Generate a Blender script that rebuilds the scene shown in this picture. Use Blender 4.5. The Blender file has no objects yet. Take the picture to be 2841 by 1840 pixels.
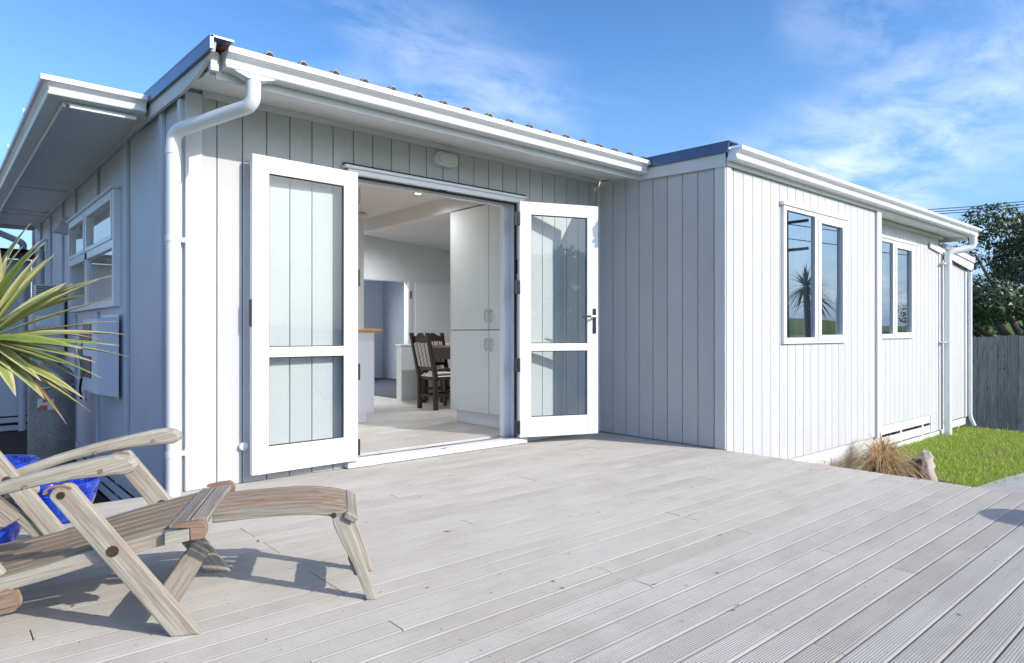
import bpy, bmesh, math, random
import numpy as np
from mathutils import Vector, Matrix, Euler

random.seed(7); RNG = np.random.default_rng(7)
SC = bpy.context.scene
COL = SC.collection
R = math.radians

# ------------------------------------------------------------------ camera
cam = bpy.data.cameras.new('camera'); camo = bpy.data.objects.new('camera', cam); COL.objects.link(camo)
cam.sensor_width = 36.0; cam.lens = 23.506; cam.clip_start = 0.05; cam.clip_end = 3000
camo.location = (-1.148, -4.309, 0.952)
camo.rotation_euler = Euler((R(90.1), 0, R(-41.15)), 'XYZ')
SC.camera = camo

# ------------------------------------------------------------------ light
SUN = Vector((0.385, -1.0, 0.575)).normalized()          # direction towards the sun
EL = math.asin(SUN.z); ROT = math.atan2(SUN.x, SUN.y)
world = bpy.data.worlds.new('World'); SC.world = world; world.use_nodes = True
nt = world.node_tree; nt.nodes.clear()
SKY_GAMMA, SKY_SAT, SKY_VAL, SKY_STR, SKY_DUST = 1.3, 1.12, 0.56, 0.15, 0.9
def N(t, kind, **kw):
    n = t.nodes.new(kind)
    for k, v in kw.items():
        if k in n.inputs: n.inputs[k].default_value = v
        else: setattr(n, k, v)
    return n
def LK(t, a, b): t.links.new(a, b)
sky = N(nt, 'ShaderNodeTexSky', sky_type='NISHITA', sun_disc=False, sun_elevation=EL, sun_rotation=ROT,
        altitude=0.0, air_density=1.0, dust_density=SKY_DUST, ozone_density=2.0)
tc = N(nt, 'ShaderNodeTexCoord')
sep = N(nt, 'ShaderNodeSeparateXYZ'); LK(nt, tc.outputs['Generated'], sep.inputs[0])
zz = N(nt, 'ShaderNodeMath', operation='MAXIMUM'); LK(nt, sep.outputs['Z'], zz.inputs[0]); zz.inputs[1].default_value = 0.0
za = N(nt, 'ShaderNodeMath', operation='ADD'); LK(nt, zz.outputs[0], za.inputs[0]); za.inputs[1].default_value = 0.13
dx = N(nt, 'ShaderNodeMath', operation='DIVIDE'); LK(nt, sep.outputs['X'], dx.inputs[0]); LK(nt, za.outputs[0], dx.inputs[1])
dy = N(nt, 'ShaderNodeMath', operation='DIVIDE'); LK(nt, sep.outputs['Y'], dy.inputs[0]); LK(nt, za.outputs[0], dy.inputs[1])
cmb = N(nt, 'ShaderNodeCombineXYZ'); LK(nt, dx.outputs[0], cmb.inputs[0]); LK(nt, dy.outputs[0], cmb.inputs[1])
mp = N(nt, 'ShaderNodeMapping'); LK(nt, cmb.outputs[0], mp.inputs[0])
mp.inputs['Rotation'].default_value = (0, 0, R(28)); mp.inputs['Scale'].default_value = (0.75, 1.15, 1); mp.inputs['Location'].default_value = (44.5, -9.0, 0)
n1 = N(nt, 'ShaderNodeTexNoise', Scale=0.75, Detail=3.0, Roughness=0.5); LK(nt, mp.outputs[0], n1.inputs['Vector'])
n2 = N(nt, 'ShaderNodeTexNoise', Scale=4.2, Detail=9.0, Roughness=0.60, Distortion=0.35); LK(nt, mp.outputs[0], n2.inputs['Vector'])
r1 = N(nt, 'ShaderNodeMapRange'); LK(nt, n1.outputs[0], r1.inputs[0]); r1.inputs[1].default_value = .43; r1.inputs[2].default_value = .72
r2 = N(nt, 'ShaderNodeMapRange'); LK(nt, n2.outputs[0], r2.inputs[0]); r2.inputs[1].default_value = .36; r2.inputs[2].default_value = .78
mu = N(nt, 'ShaderNodeMath', operation='MULTIPLY'); LK(nt, r1.outputs[0], mu.inputs[0]); LK(nt, r2.outputs[0], mu.inputs[1])
mu2 = N(nt, 'ShaderNodeMath', operation='MULTIPLY'); LK(nt, mu.outputs[0], mu2.inputs[0]); mu2.inputs[1].default_value = 1.0; mu2.use_clamp = True
gm = N(nt, 'ShaderNodeGamma', Gamma=SKY_GAMMA); LK(nt, sky.outputs[0], gm.inputs['Color'])
hs = N(nt, 'ShaderNodeHueSaturation', Hue=0.502, Saturation=SKY_SAT, Value=SKY_VAL); LK(nt, gm.outputs[0], hs.inputs['Color'])
hz = N(nt, 'ShaderNodeMapRange'); LK(nt, zz.outputs[0], hz.inputs[0]); hz.inputs[1].default_value = 0.0; hz.inputs[2].default_value = 0.38; hz.inputs[3].default_value = 0.92; hz.inputs[4].default_value = 0.0
hazec = N(nt, 'ShaderNodeMix', data_type='RGBA'); LK(nt, hz.outputs[0], hazec.inputs[0]); LK(nt, hs.outputs[0], hazec.inputs[6]); hazec.inputs[7].default_value = (0.80, 1.62, 3.1, 1)
mixc = N(nt, 'ShaderNodeMix', data_type='RGBA')
LK(nt, mu2.outputs[0], mixc.inputs[0]); LK(nt, hazec.outputs[2], mixc.inputs[6]); mixc.inputs[7].default_value = (4.3, 4.6, 5.2, 1)
bg = N(nt, 'ShaderNodeBackground', Strength=SKY_STR); LK(nt, mixc.outputs[2], bg.inputs['Color'])
wo = N(nt, 'ShaderNodeOutputWorld'); LK(nt, bg.outputs[0], wo.inputs['Surface'])
sl = bpy.data.lights.new('sun', 'SUN'); sl.energy = 2.0; sl.angle = R(0.53); sl.color = (1.0, 0.935, 0.85)
so = bpy.data.objects.new('sun', sl); COL.objects.link(so); so.rotation_euler = SUN.to_track_quat('Z', 'Y').to_euler(); so.location = (10, -30, 20)
vs = SC.view_settings; vs.view_transform = 'Standard'; vs.look = 'None'; vs.exposure = 1.02; vs.gamma = 1.0; vs.use_curve_mapping = False
SC.render.engine = 'CYCLES'
SC.cycles.use_denoising = True
SC.cycles.caustics_reflective = False; SC.cycles.caustics_refractive = False
SC.cycles.max_bounces = 10; SC.cycles.diffuse_bounces = 5; SC.cycles.transparent_max_bounces = 24
SC.cycles.sample_clamp_indirect = 6.0

# ------------------------------------------------------------------ materials
def newmat(name):
    m = bpy.data.materials.new(name); m.use_nodes = True
    t = m.node_tree; b = t.nodes['Principled BSDF']; return m, t, b
def ramp(t, fac, stops):
    r = t.nodes.new('ShaderNodeValToRGB'); LK(t, fac, r.inputs[0])
    e = r.color_ramp.elements
    while len(e) < len(stops): e.new(0.5)
    for i, (p, c) in enumerate(stops): e[i].position = p; e[i].color = (c[0], c[1], c[2], 1)
    return r
def coords(t, kind='Object', scale=(1, 1, 1), rot=(0, 0, 0), rnd=0.0):
    c = t.nodes.new('ShaderNodeTexCoord'); m = t.nodes.new('ShaderNodeMapping')
    LK(t, c.outputs[kind], m.inputs[0]); m.inputs['Scale'].default_value = scale; m.inputs['Rotation'].default_value = rot
    if rnd:
        o = t.nodes.new('ShaderNodeObjectInfo'); k = t.nodes.new('ShaderNodeMath'); k.operation = 'MULTIPLY'; k.inputs[1].default_value = rnd
        LK(t, o.outputs['Random'], k.inputs[0]); LK(t, k.outputs[0], m.inputs['Location'])
    return m.outputs[0]
def mixrgb(t, fac, a, b, blend='MIX'):
    m = t.nodes.new('ShaderNodeMix'); m.data_type = 'RGBA'; m.blend_type = blend
    for s, v in ((0, fac), (6, a), (7, b)):
        if hasattr(v, 'links') or hasattr(v, 'is_linked'): LK(t, v, m.inputs[s])
        elif s == 0: m.inputs[0].default_value = v
        else: m.inputs[s].default_value = (v[0], v[1], v[2], 1)
    return m.outputs[2]
def bump(t, b, h, strength, dist=0.002):
    n = t.nodes.new('ShaderNodeBump'); n.inputs['Strength'].default_value = strength; n.inputs['Distance'].default_value = dist
    LK(t, h, n.inputs['Height']); LK(t, n.outputs[0], b.inputs['Normal'])
def noise(t, vec, scale, detail=4.0, rough=0.55, dist=0.0):
    n = t.nodes.new('ShaderNodeTexNoise'); LK(t, vec, n.inputs['Vector'])
    n.inputs['Scale'].default_value = scale; n.inputs['Detail'].default_value = detail; n.inputs['Roughness'].default_value = rough; n.inputs['Distortion'].default_value = dist
    return n.outputs[0]
def simple(name, col, rough=0.5, var=0.06, nscale=8.0, metal=0.0, bmp=0.0, bscale=120.0, spec=None, nvec=(1, 1, 1)):
    m, t, b = newmat(name)
    v = coords(t, 'Object', nvec, rnd=7.0)
    f = noise(t, v, nscale, 5.0, 0.6)
    lo = tuple(max(0, c * (1 - var)) for c in col); hi = tuple(min(1, c * (1 + var)) for c in col)
    r = ramp(t, f, [(0.3, lo), (0.7, hi)])
    LK(t, r.outputs[0], b.inputs['Base Color']); b.inputs['Roughness'].default_value = rough; b.inputs['Metallic'].default_value = metal
    if spec is not None: b.inputs['Specular IOR Level'].default_value = spec
    if bmp: bump(t, b, noise(t, v, bscale, 3.0), bmp, 0.001)
    return m

def cladmat(name, col):
    m, t, b = newmat(name)
    v = coords(t, 'Object', (1, 1, 1), rnd=9.0)
    vs_ = coords(t, 'Object', (60, 60, 7), rnd=3.0)
    big = noise(t, v, 1.6, 4.0, 0.6); fine = noise(t, vs_, 3.0, 5.0, 0.65)
    o = t.nodes.new('ShaderNodeObjectInfo')
    c0 = ramp(t, big, [(0.3, tuple(k * .95 for k in col)), (0.7, tuple(min(1, k * 1.03) for k in col))])
    c1 = ramp(t, o.outputs['Random'], [(0, (.965, .965, .965)), (1, (1.0, 1.0, 1.0))])
    c2 = ramp(t, fine, [(0.25, (.93, .93, .93)), (0.6, (1, 1, 1))])
    c = mixrgb(t, 1.0, c0.outputs[0], c1.outputs[0], 'MULTIPLY'); c = mixrgb(t, 1.0, c, c2.outputs[0], 'MULTIPLY')
    LK(t, c, b.inputs['Base Color']); b.inputs['Roughness'].default_value = 0.62
    bump(t, b, fine, 0.35, 0.0016)
    return m
M = {}
M['clad'] = cladmat('board_paint', (0.58, 0.585, 0.59))
M['side'] = simple('side_wall_paint', (0.60, 0.61, 0.665), 0.5, 0.05, 2.0, bmp=.12, bscale=60)
M['back'] = simple('groove_shade', (0.33, 0.34, 0.35), 0.7)  # darker than the boards: groove shadow put into the backing colour
M['trim'] = simple('trim_paint', (0.66, 0.665, 0.665), 0.5, 0.04, 3.0, bmp=.1, bscale=90)
M['white'] = simple('white_joinery', (0.83, 0.84, 0.86), 0.3, 0.015, 3.0)
M['gutter'] = simple('white_gutter_plastic', (0.80, 0.81, 0.83), 0.28, 0.03, 4.0)
M['soffit'] = simple('soffit_paint', (0.82, 0.81, 0.79), 0.6, 0.04, 2.0)
M['flash'] = simple('blue_steel_flashing', (0.075, 0.11, 0.20), 0.28, 0.12, 5.0, metal=0.35)
M['roof'] = simple('roof_iron', (0.27, 0.25, 0.22), 0.6, 0.25, 6.0)
M['rust'] = simple('rusty_iron', (0.24, 0.07, 0.03), 0.8, 0.5, 30.0)
M['black'] = simple('black_metal', (0.02, 0.02, 0.025), 0.35, 0.2)
M['rubber'] = simple('dark_rubber', (0.03, 0.03, 0.035), 0.7, 0.2)
M['chrome'] = simple('satin_metal', (0.62, 0.63, 0.65), 0.28, 0.04, metal=1.0)
M['inner'] = simple('inner_wall_paint', (0.72, 0.74, 0.75), 0.7, 0.02)
M['hall'] = simple('hall_daylight_tint', (0.62, 0.69, 0.78), 0.7, 0.03)  # pale blue puts the cast of daylight into the wall colour
M['ceil'] = simple('ceiling_paint', (0.74, 0.74, 0.73), 0.7, 0.02)
M['cupboard'] = simple('cupboard_laminate', (0.66, 0.70, 0.69), 0.42, 0.02, 2.0)
M['benchtop'] = simple('orange_timber', (0.62, 0.30, 0.11), 0.35, 0.18, 14.0, nvec=(1, 12, 12))
M['darkwood'] = simple('dark_stained_wood', (0.035, 0.018, 0.012), 0.35, 0.45, 20.0, nvec=(6, 6, 1))
M['tablewood'] = simple('red_brown_wood', (0.13, 0.055, 0.03), 0.3, 0.3, 20.0, nvec=(1, 8, 8))
M['carpet'] = simple('dark_carpet', (0.05, 0.055, 0.07), 0.95, 0.3, 60.0)
M['galv'] = None
M['soil'] = simple('dark_soil', (0.045, 0.032, 0.022), 0.95, 0.5, 14.0, bmp=.8, bscale=40)
M['concrete'] = simple('concrete_path', (0.36, 0.36, 0.35), 0.85, 0.14, 5.0, bmp=.3, bscale=150)
M['asphalt'] = simple('asphalt', (0.06, 0.06, 0.062), 0.9, 0.2, 20.0)
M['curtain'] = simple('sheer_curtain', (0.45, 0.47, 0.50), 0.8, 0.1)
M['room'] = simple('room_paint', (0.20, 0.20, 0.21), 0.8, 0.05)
M['brick'] = simple('neighbour_wall_paint', (0.52, 0.52, 0.5), 0.8, 0.05)
M['meter'] = simple('meter_box_plastic', (0.74, 0.77, 0.84), 0.4, 0.02)
M['heater'] = simple('heater_enamel', (0.60, 0.60, 0.56), 0.35, 0.03)
M['wire'] = simple('wire', (0.03, 0.03, 0.03), 0.6)
M['brass'] = simple('bronze_bolt', (0.12, 0.075, 0.05), 0.45, 0.3, metal=.6)

def glassmat(name, ior, tint):
    m = bpy.data.materials.new(name); m.use_nodes = True; t = m.node_tree; t.nodes.clear()
    f = N(t, 'ShaderNodeFresnel', IOR=ior); g = N(t, 'ShaderNodeNewGeometry')
    k = N(t, 'ShaderNodeMath', operation='SUBTRACT'); k.inputs[0].default_value = 1.0; LK(t, g.outputs['Backfacing'], k.inputs[1])
    q = N(t, 'ShaderNodeMath', operation='MULTIPLY'); LK(t, f.outputs[0], q.inputs[0]); LK(t, k.outputs[0], q.inputs[1])
    tr = N(t, 'ShaderNodeBsdfTransparent'); tr.inputs[0].default_value = (*tint, 1)
    gl = N(t, 'ShaderNodeBsdfGlossy'); gl.inputs['Roughness'].default_value = 0.0; gl.inputs[0].default_value = (1, 1, 1, 1)
    mx = N(t, 'ShaderNodeMixShader'); LK(t, q.outputs[0], mx.inputs[0]); LK(t, tr.outputs[0], mx.inputs[1]); LK(t, gl.outputs[0], mx.inputs[2])
    o = N(t, 'ShaderNodeOutputMaterial'); LK(t, mx.outputs[0], o.inputs[0]); return m
M['doorglass'] = glassmat('door_glass', 1.75, (0.95, 0.975, 0.972))
M['glass'] = glassmat('window_glass', 7.5, (0.66, 0.74, 0.80))

def deckmat():
    m, t, b = newmat('weathered_deck_stain')
    v = coords(t, 'Object', (1, 1, 1), rnd=23.0); vl = coords(t, 'Object', (1.2, 14, 14), rnd=11.0)
    o = t.nodes.new('ShaderNodeObjectInfo')
    base = ramp(t, noise(t, vl, 3.0, 6.0, 0.62), [(0.25, (.388, .367, .330)), (0.5, (.428, .406, .366)), (0.75, (.455, .433, .393))])
    per = ramp(t, o.outputs['Random'], [(0, (.945, .94, .935)), (0.5, (.98, .978, .975)), (1, (1, 1, 1))])
    c = mixrgb(t, 1.0, base.outputs[0], per.outputs[0], 'MULTIPLY')
    w = coords(t, 'Object', (1, 1, 1), rnd=40.0)
    stain = ramp(t, noise(t, w, 1.3, 5.0, 0.6, .5), [(0.35, (.86, .845, .83)), (0.55, (1, 1, 1))])
    c = mixrgb(t, 1.0, c, stain.outputs[0], 'MULTIPLY')
    spk = ramp(t, noise(t, coords(t, 'Object', (1, 2.2, 1), rnd=57.0), 26.0, 3.0, 0.6), [(0.70, (1, 1, 1)), (0.78, (.42, .37, .32))])
    c = mixrgb(t, 1.0, c, spk.outputs[0], 'MULTIPLY')
    LK(t, c, b.inputs['Base Color']); b.inputs['Roughness'].default_value = 0.72
    bump(t, b, noise(t, vl, 9.0, 5.0, .65), 0.2, 0.001); return m
M['deck'] = deckmat()
def teak(name, g0, g1, g2):
    m, t, b = newmat(name)
    v = coords(t, 'Object', (2.0, 75, 75), rnd=31.0); v2 = coords(t, 'Object', (1.6, 14, 14), rnd=13.0)
    f = noise(t, v, 2.2, 7.0, 0.70, .15)
    c0 = ramp(t, f, [(0.28, g0), (0.5, g1), (0.72, g2)])
    br = ramp(t, noise(t, v2, 2.0, 5.0, 0.6, .4), [(0.50, (0, 0, 0)), (0.66, (1, 1, 1))])
    c = mixrgb(t, br.outputs[0], c0.outputs[0], (0.24, 0.125, 0.055))
    c = mixrgb(t, 0.62, c, c0.outputs[0])
    LK(t, c, b.inputs['Base Color']); b.inputs['Roughness'].default_value = 0.68
    bump(t, b, f, 0.6, 0.002); return m
M['teak'] = teak('weathered_teak', (.21, .18, .13), (.40, .365, .295), (.55, .515, .44))
M['teakbrown'] = teak('oiled_teak', (.15, .085, .055), (.29, .19, .13), (.42, .31, .24))
M['slat'] = teak('brown_weathered_teak', (.12, .088, .052), (.265, .222, .155), (.42, .375, .295))
M['teakgrey'] = teak('grey_teak', (.15, .125, .095), (.29, .255, .21), (.43, .395, .34))
def galv():
    m, t, b = newmat('galvanised_steel')
    vo = t.nodes.new('ShaderNodeTexVoronoi'); LK(t, coords(t, 'Object', (1, 1, 1)), vo.inputs['Vector']); vo.inputs['Scale'].default_value = 75
    s = t.nodes.new('ShaderNodeSeparateColor'); LK(t, vo.outputs['Color'], s.inputs[0])
    c = ramp(t, s.outputs[0], [(0, (.24, .24, .235)), (1, (.34, .335, .325))])
    g = ramp(t, noise(t, coords(t), 3.0, 5.0), [(0.35, (.72, .70, .64)), (.65, (1, 1, 1))])
    LK(t, mixrgb(t, 1, c.outputs[0], g.outputs[0], 'MULTIPLY'), b.inputs['Base Color']); b.inputs['Metallic'].default_value = .25; b.inputs['Roughness'].default_value = .5; return m
M['galv'] = galv()
def glaze():
    m, t, b = newmat('cobalt_glaze')
    f = noise(t, coords(t, 'Object', (6, 6, 2.5)), 5.0, 5.0, .7)
    c = ramp(t, f, [(0.3, (.004, .012, .13)), (0.52, (.012, .05, .52)), (0.72, (.05, .17, .80))])
    LK(t, c.outputs[0], b.inputs['Base Color']); b.inputs['Roughness'].default_value = .12; b.inputs['Coat Weight'].default_value = .6
    bump(t, b, noise(t, coords(t), 30.0), .25, .004); return m
M['glaze'] = glaze()
def stripes():
    m, t, b = newmat('striped_upholstery')
    s = t.nodes.new('ShaderNodeSeparateXYZ'); LK(t, coords(t), s.inputs[0])
    w = t.nodes.new('ShaderNodeTexWave'); w.wave_type = 'BANDS'; w.bands_direction = 'Y'; LK(t, coords(t), w.inputs[0]); w.inputs['Scale'].default_value = 11.5
    w.inputs['Distortion'].default_value = 0.0; w.inputs['Detail'].default_value = 0
    w2 = t.nodes.new('ShaderNodeTexWave'); w2.wave_type = 'BANDS'; w2.bands_direction = 'Y'; LK(t, coords(t), w2.inputs[0]); w2.inputs['Scale'].default_value = 4.1
    a = ramp(t, w.outputs[0], [(.30, (.02, .02, .025)), (.36, (.78, .77, .74))]); a2 = ramp(t, w2.outputs[0], [(.10, (.02, .02, .025)), (.16, (1, 1, 1))])
    LK(t, mixrgb(t, 1, a.outputs[0], a2.outputs[0], 'MULTIPLY'), b.inputs['Base Color']); b.inputs['Roughness'].default_value = .9; return m
M['stripe'] = stripes()
def floorm():
    m, t, b = newmat('whitewashed_plank')
    f = noise(t, coords(t, 'Object', (1.0, 13, 10), rnd=19.0), 3.2, 7.0, .68, .3)
    o = t.nodes.new('ShaderNodeObjectInfo')
    c = ramp(t, f, [(.25, (.34, .29, .24)), (.45, (.56, .53, .49)), (.7, (.68, .66, .63))]); p = ramp(t, o.outputs['Random'], [(0, (.84, .83, .81)), (1, (1, 1, 1))])
    LK(t, mixrgb(t, 1, c.outputs[0], p.outputs[0], 'MULTIPLY'), b.inputs['Base Color']); b.inputs['Roughness'].default_value = .38; return m
M['floor'] = floorm()
def fencem():
    m, t, b = newmat('grey_paling_timber')
    f = noise(t, coords(t, 'Object', (16, 16, 1.4), rnd=17.0), 3.0, 6.0, .65, .3); o = t.nodes.new('ShaderNodeObjectInfo')
    c = ramp(t, f, [(.25, (.21, .19, .165)), (.55, (.42, .385, .345)), (.8, (.58, .54, .49))]); p = ramp(t, o.outputs['Random'], [(0, (.72, .72, .74)), (1, (1, 1, 1))])
    k = ramp(t, noise(t, coords(t, 'Object', (5, 5, 3), rnd=29.0), 3.0, 2.0), [(.70, (1, 1, 1)), (.76, (.35, .33, .33))])
    LK(t, mixrgb(t, 1, mixrgb(t, 1, c.outputs[0], p.outputs[0], 'MULTIPLY'), k.outputs[0], 'MULTIPLY'), b.inputs['Base Color']); b.inputs['Roughness'].default_value = .9; return m
M['fence'] = fencem()
def leafm(name, stops, rough=.5, trans=.25, island=True):
    m, t, b = newmat(name)
    g = t.nodes.new('ShaderNodeNewGeometry'); c = ramp(t, g.outputs['Random Per Island'], stops)
    LK(t, c.outputs[0], b.inputs['Base Color']); b.inputs['Roughness'].default_value = rough
    tr = t.nodes.new('ShaderNodeBsdfTranslucent'); LK(t, c.outputs[0], tr.inputs[0])
    mx = t.nodes.new('ShaderNodeMixShader'); mx.inputs[0].default_value = trans; LK(t, b.outputs[0], mx.inputs[1]); LK(t, tr.outputs[0], mx.inputs[2])
    LK(t, mx.outputs[0], t.nodes['Material Output'].inputs[0]); return m
M['treeleaf'] = leafm('glossy_dark_leaf', [(0, (.022, .042, .016)), (.45, (.05, .09, .03)), (.8, (.10, .145, .05)), (1, (.22, .25, .11))], .42, .15)
M['hedge'] = leafm('hedge_leaf', [(0, (.03, .055, .02)), (1, (.07, .11, .035))], .5, .2)
M['grass'] = leafm('lawn_grass', [(0, (.22, .33, .028)), (.5, (.40, .54, .06)), (.85, (.54, .64, .10)), (1, (.68, .60, .28))], .55, .35)
def dry_patches(m):
    t = m.node_tree; b = t.nodes['Principled BSDF']; src = b.inputs['Base Color'].links[0].from_socket
    g = t.nodes.new('ShaderNodeNewGeometry'); f = ramp(t, noise(t, g.outputs['Position'], 1.7, 4.0, .6), [(.46, (0, 0, 0)), (.72, (.75, .75, .75))])
    c = mixrgb(t, f.outputs[0], src, (.40, .36, .13)); LK(t, c, b.inputs['Base Color'])
    for n in t.nodes:
        if n.type == 'BSDF_TRANSLUCENT': LK(t, c, n.inputs[0])
dry_patches(M['grass'])
M['sedge'] = leafm('brown_sedge', [(0, (.24, .13, .05)), (.45, (.52, .33, .15)), (1, (.80, .64, .40))], .6, .3)
M['bark'] = simple('bark', (0.13, 0.105, 0.085), .9, .4, 14.0, bmp=.7, bscale=40)
M['drift'] = simple('driftwood', (0.50, 0.43, 0.36), .85, .3, 9.0, bmp=.6, bscale=30)
M['root'] = simple('dark_root', (0.12, 0.09, 0.07), .9, .4, 12.0)
def lawnm():
    m, t, b = newmat('lawn_ground')
    f = noise(t, coords(t), 4.0, 6.0, .65); f2 = noise(t, coords(t), 60.0, 3.0)
    c = ramp(t, f, [(.3, (.085, .15, .022)), (.6, (.13, .23, .035)), (.85, (.19, .26, .06))]); d = ramp(t, f2, [(.3, (.6, .6, .6)), (.7, (1, 1, 1))])
    LK(t, mixrgb(t, 1, c.outputs[0], d.outputs[0], 'MULTIPLY'), b.inputs['Base Color']); b.inputs['Roughness'].default_value = .95; return m
M['lawn'] = lawnm()
def swordm(name, edge, mid, tip):
    # long leaf: the mesh carries u across (x of UV) and v along
    m, t, b = newmat(name)
    u = t.nodes.new('ShaderNodeUVMap'); s = t.nodes.new('ShaderNodeSeparateXYZ'); LK(t, u.outputs[0], s.inputs[0])
    o = t.nodes.new('ShaderNodeObjectInfo')
    cx = ramp(t, s.outputs[0], [(0, edge), (.16, edge), (.30, mid), (.70, mid), (.84, edge), (1, edge)])
    ty = ramp(t, s.outputs[1], [(.0, (0, 0, 0)), (.80, (0, 0, 0)), (.97, (1, 1, 1))])
    st = noise(t, coords(t, 'Object', (1, 90, 90), rnd=5.0), 2.0, 3.0)
    st2 = ramp(t, st, [(.3, (.75, .78, .7)), (.7, (1, 1, 1))])
    pr_ = ramp(t, o.outputs['Random'], [(0, (.75, .8, .7)), (1, (1.0, 1.0, 1.0))])
    c = mixrgb(t, 1, cx.outputs[0], st2.outputs[0], 'MULTIPLY'); c = mixrgb(t, 1, c, pr_.outputs[0], 'MULTIPLY'); c = mixrgb(t, ty.outputs[0], c, tip)
    LK(t, c, b.inputs['Base Color']); b.inputs['Roughness'].default_value = .42
    tr = t.nodes.new('ShaderNodeBsdfTranslucent'); LK(t, c, tr.inputs[0])
    mx = t.nodes.new('ShaderNodeMixShader'); mx.inputs[0].default_value = .22; LK(t, b.outputs[0], mx.inputs[1]); LK(t, tr.outputs[0], mx.inputs[2])
    LK(t, mx.outputs[0], t.nodes['Material Output'].inputs[0]); return m
M['sword'] = swordm('green_sword_leaf', (.76, .70, .36), (.38, .43, .15), (.50, .42, .31))
M['swordlight'] = swordm('lime_sword_leaf', (.55, .60, .18), (.34, .47, .11), (.52, .45, .34))
M['sworddead'] = swordm('dead_sword_leaf', (.45, .27, .11), (.55, .33, .13), (.40, .30, .22))
def lampm(name, col, e):
    m, t, b = newmat(name); b.inputs['Base Color'].default_value = (*col, 1); b.inputs['Emission Color'].default_value = (*col, 1); b.inputs['Emission Strength'].default_value = e; return m
M['lamp'] = lampm('lit_downlight', (1, .80, .48), 3.0)
M['diffuser'] = simple('opal_diffuser', (.72, .71, .68), .35, .02)
def labelm():
    m, t, b = newmat('bottle_label')
    s = t.nodes.new('ShaderNodeSeparateXYZ'); LK(t, coords(t), s.inputs[0])
    c = ramp(t, noise(t, coords(t, 'Object', (1, 1, 1)), 16.0, 1.0), [(.5, (.62, .60, .58)), (.56, (.5, .10, .08))]); LK(t, c.outputs[0], b.inputs['Base Color']); return m
M['label'] = labelm()

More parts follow.
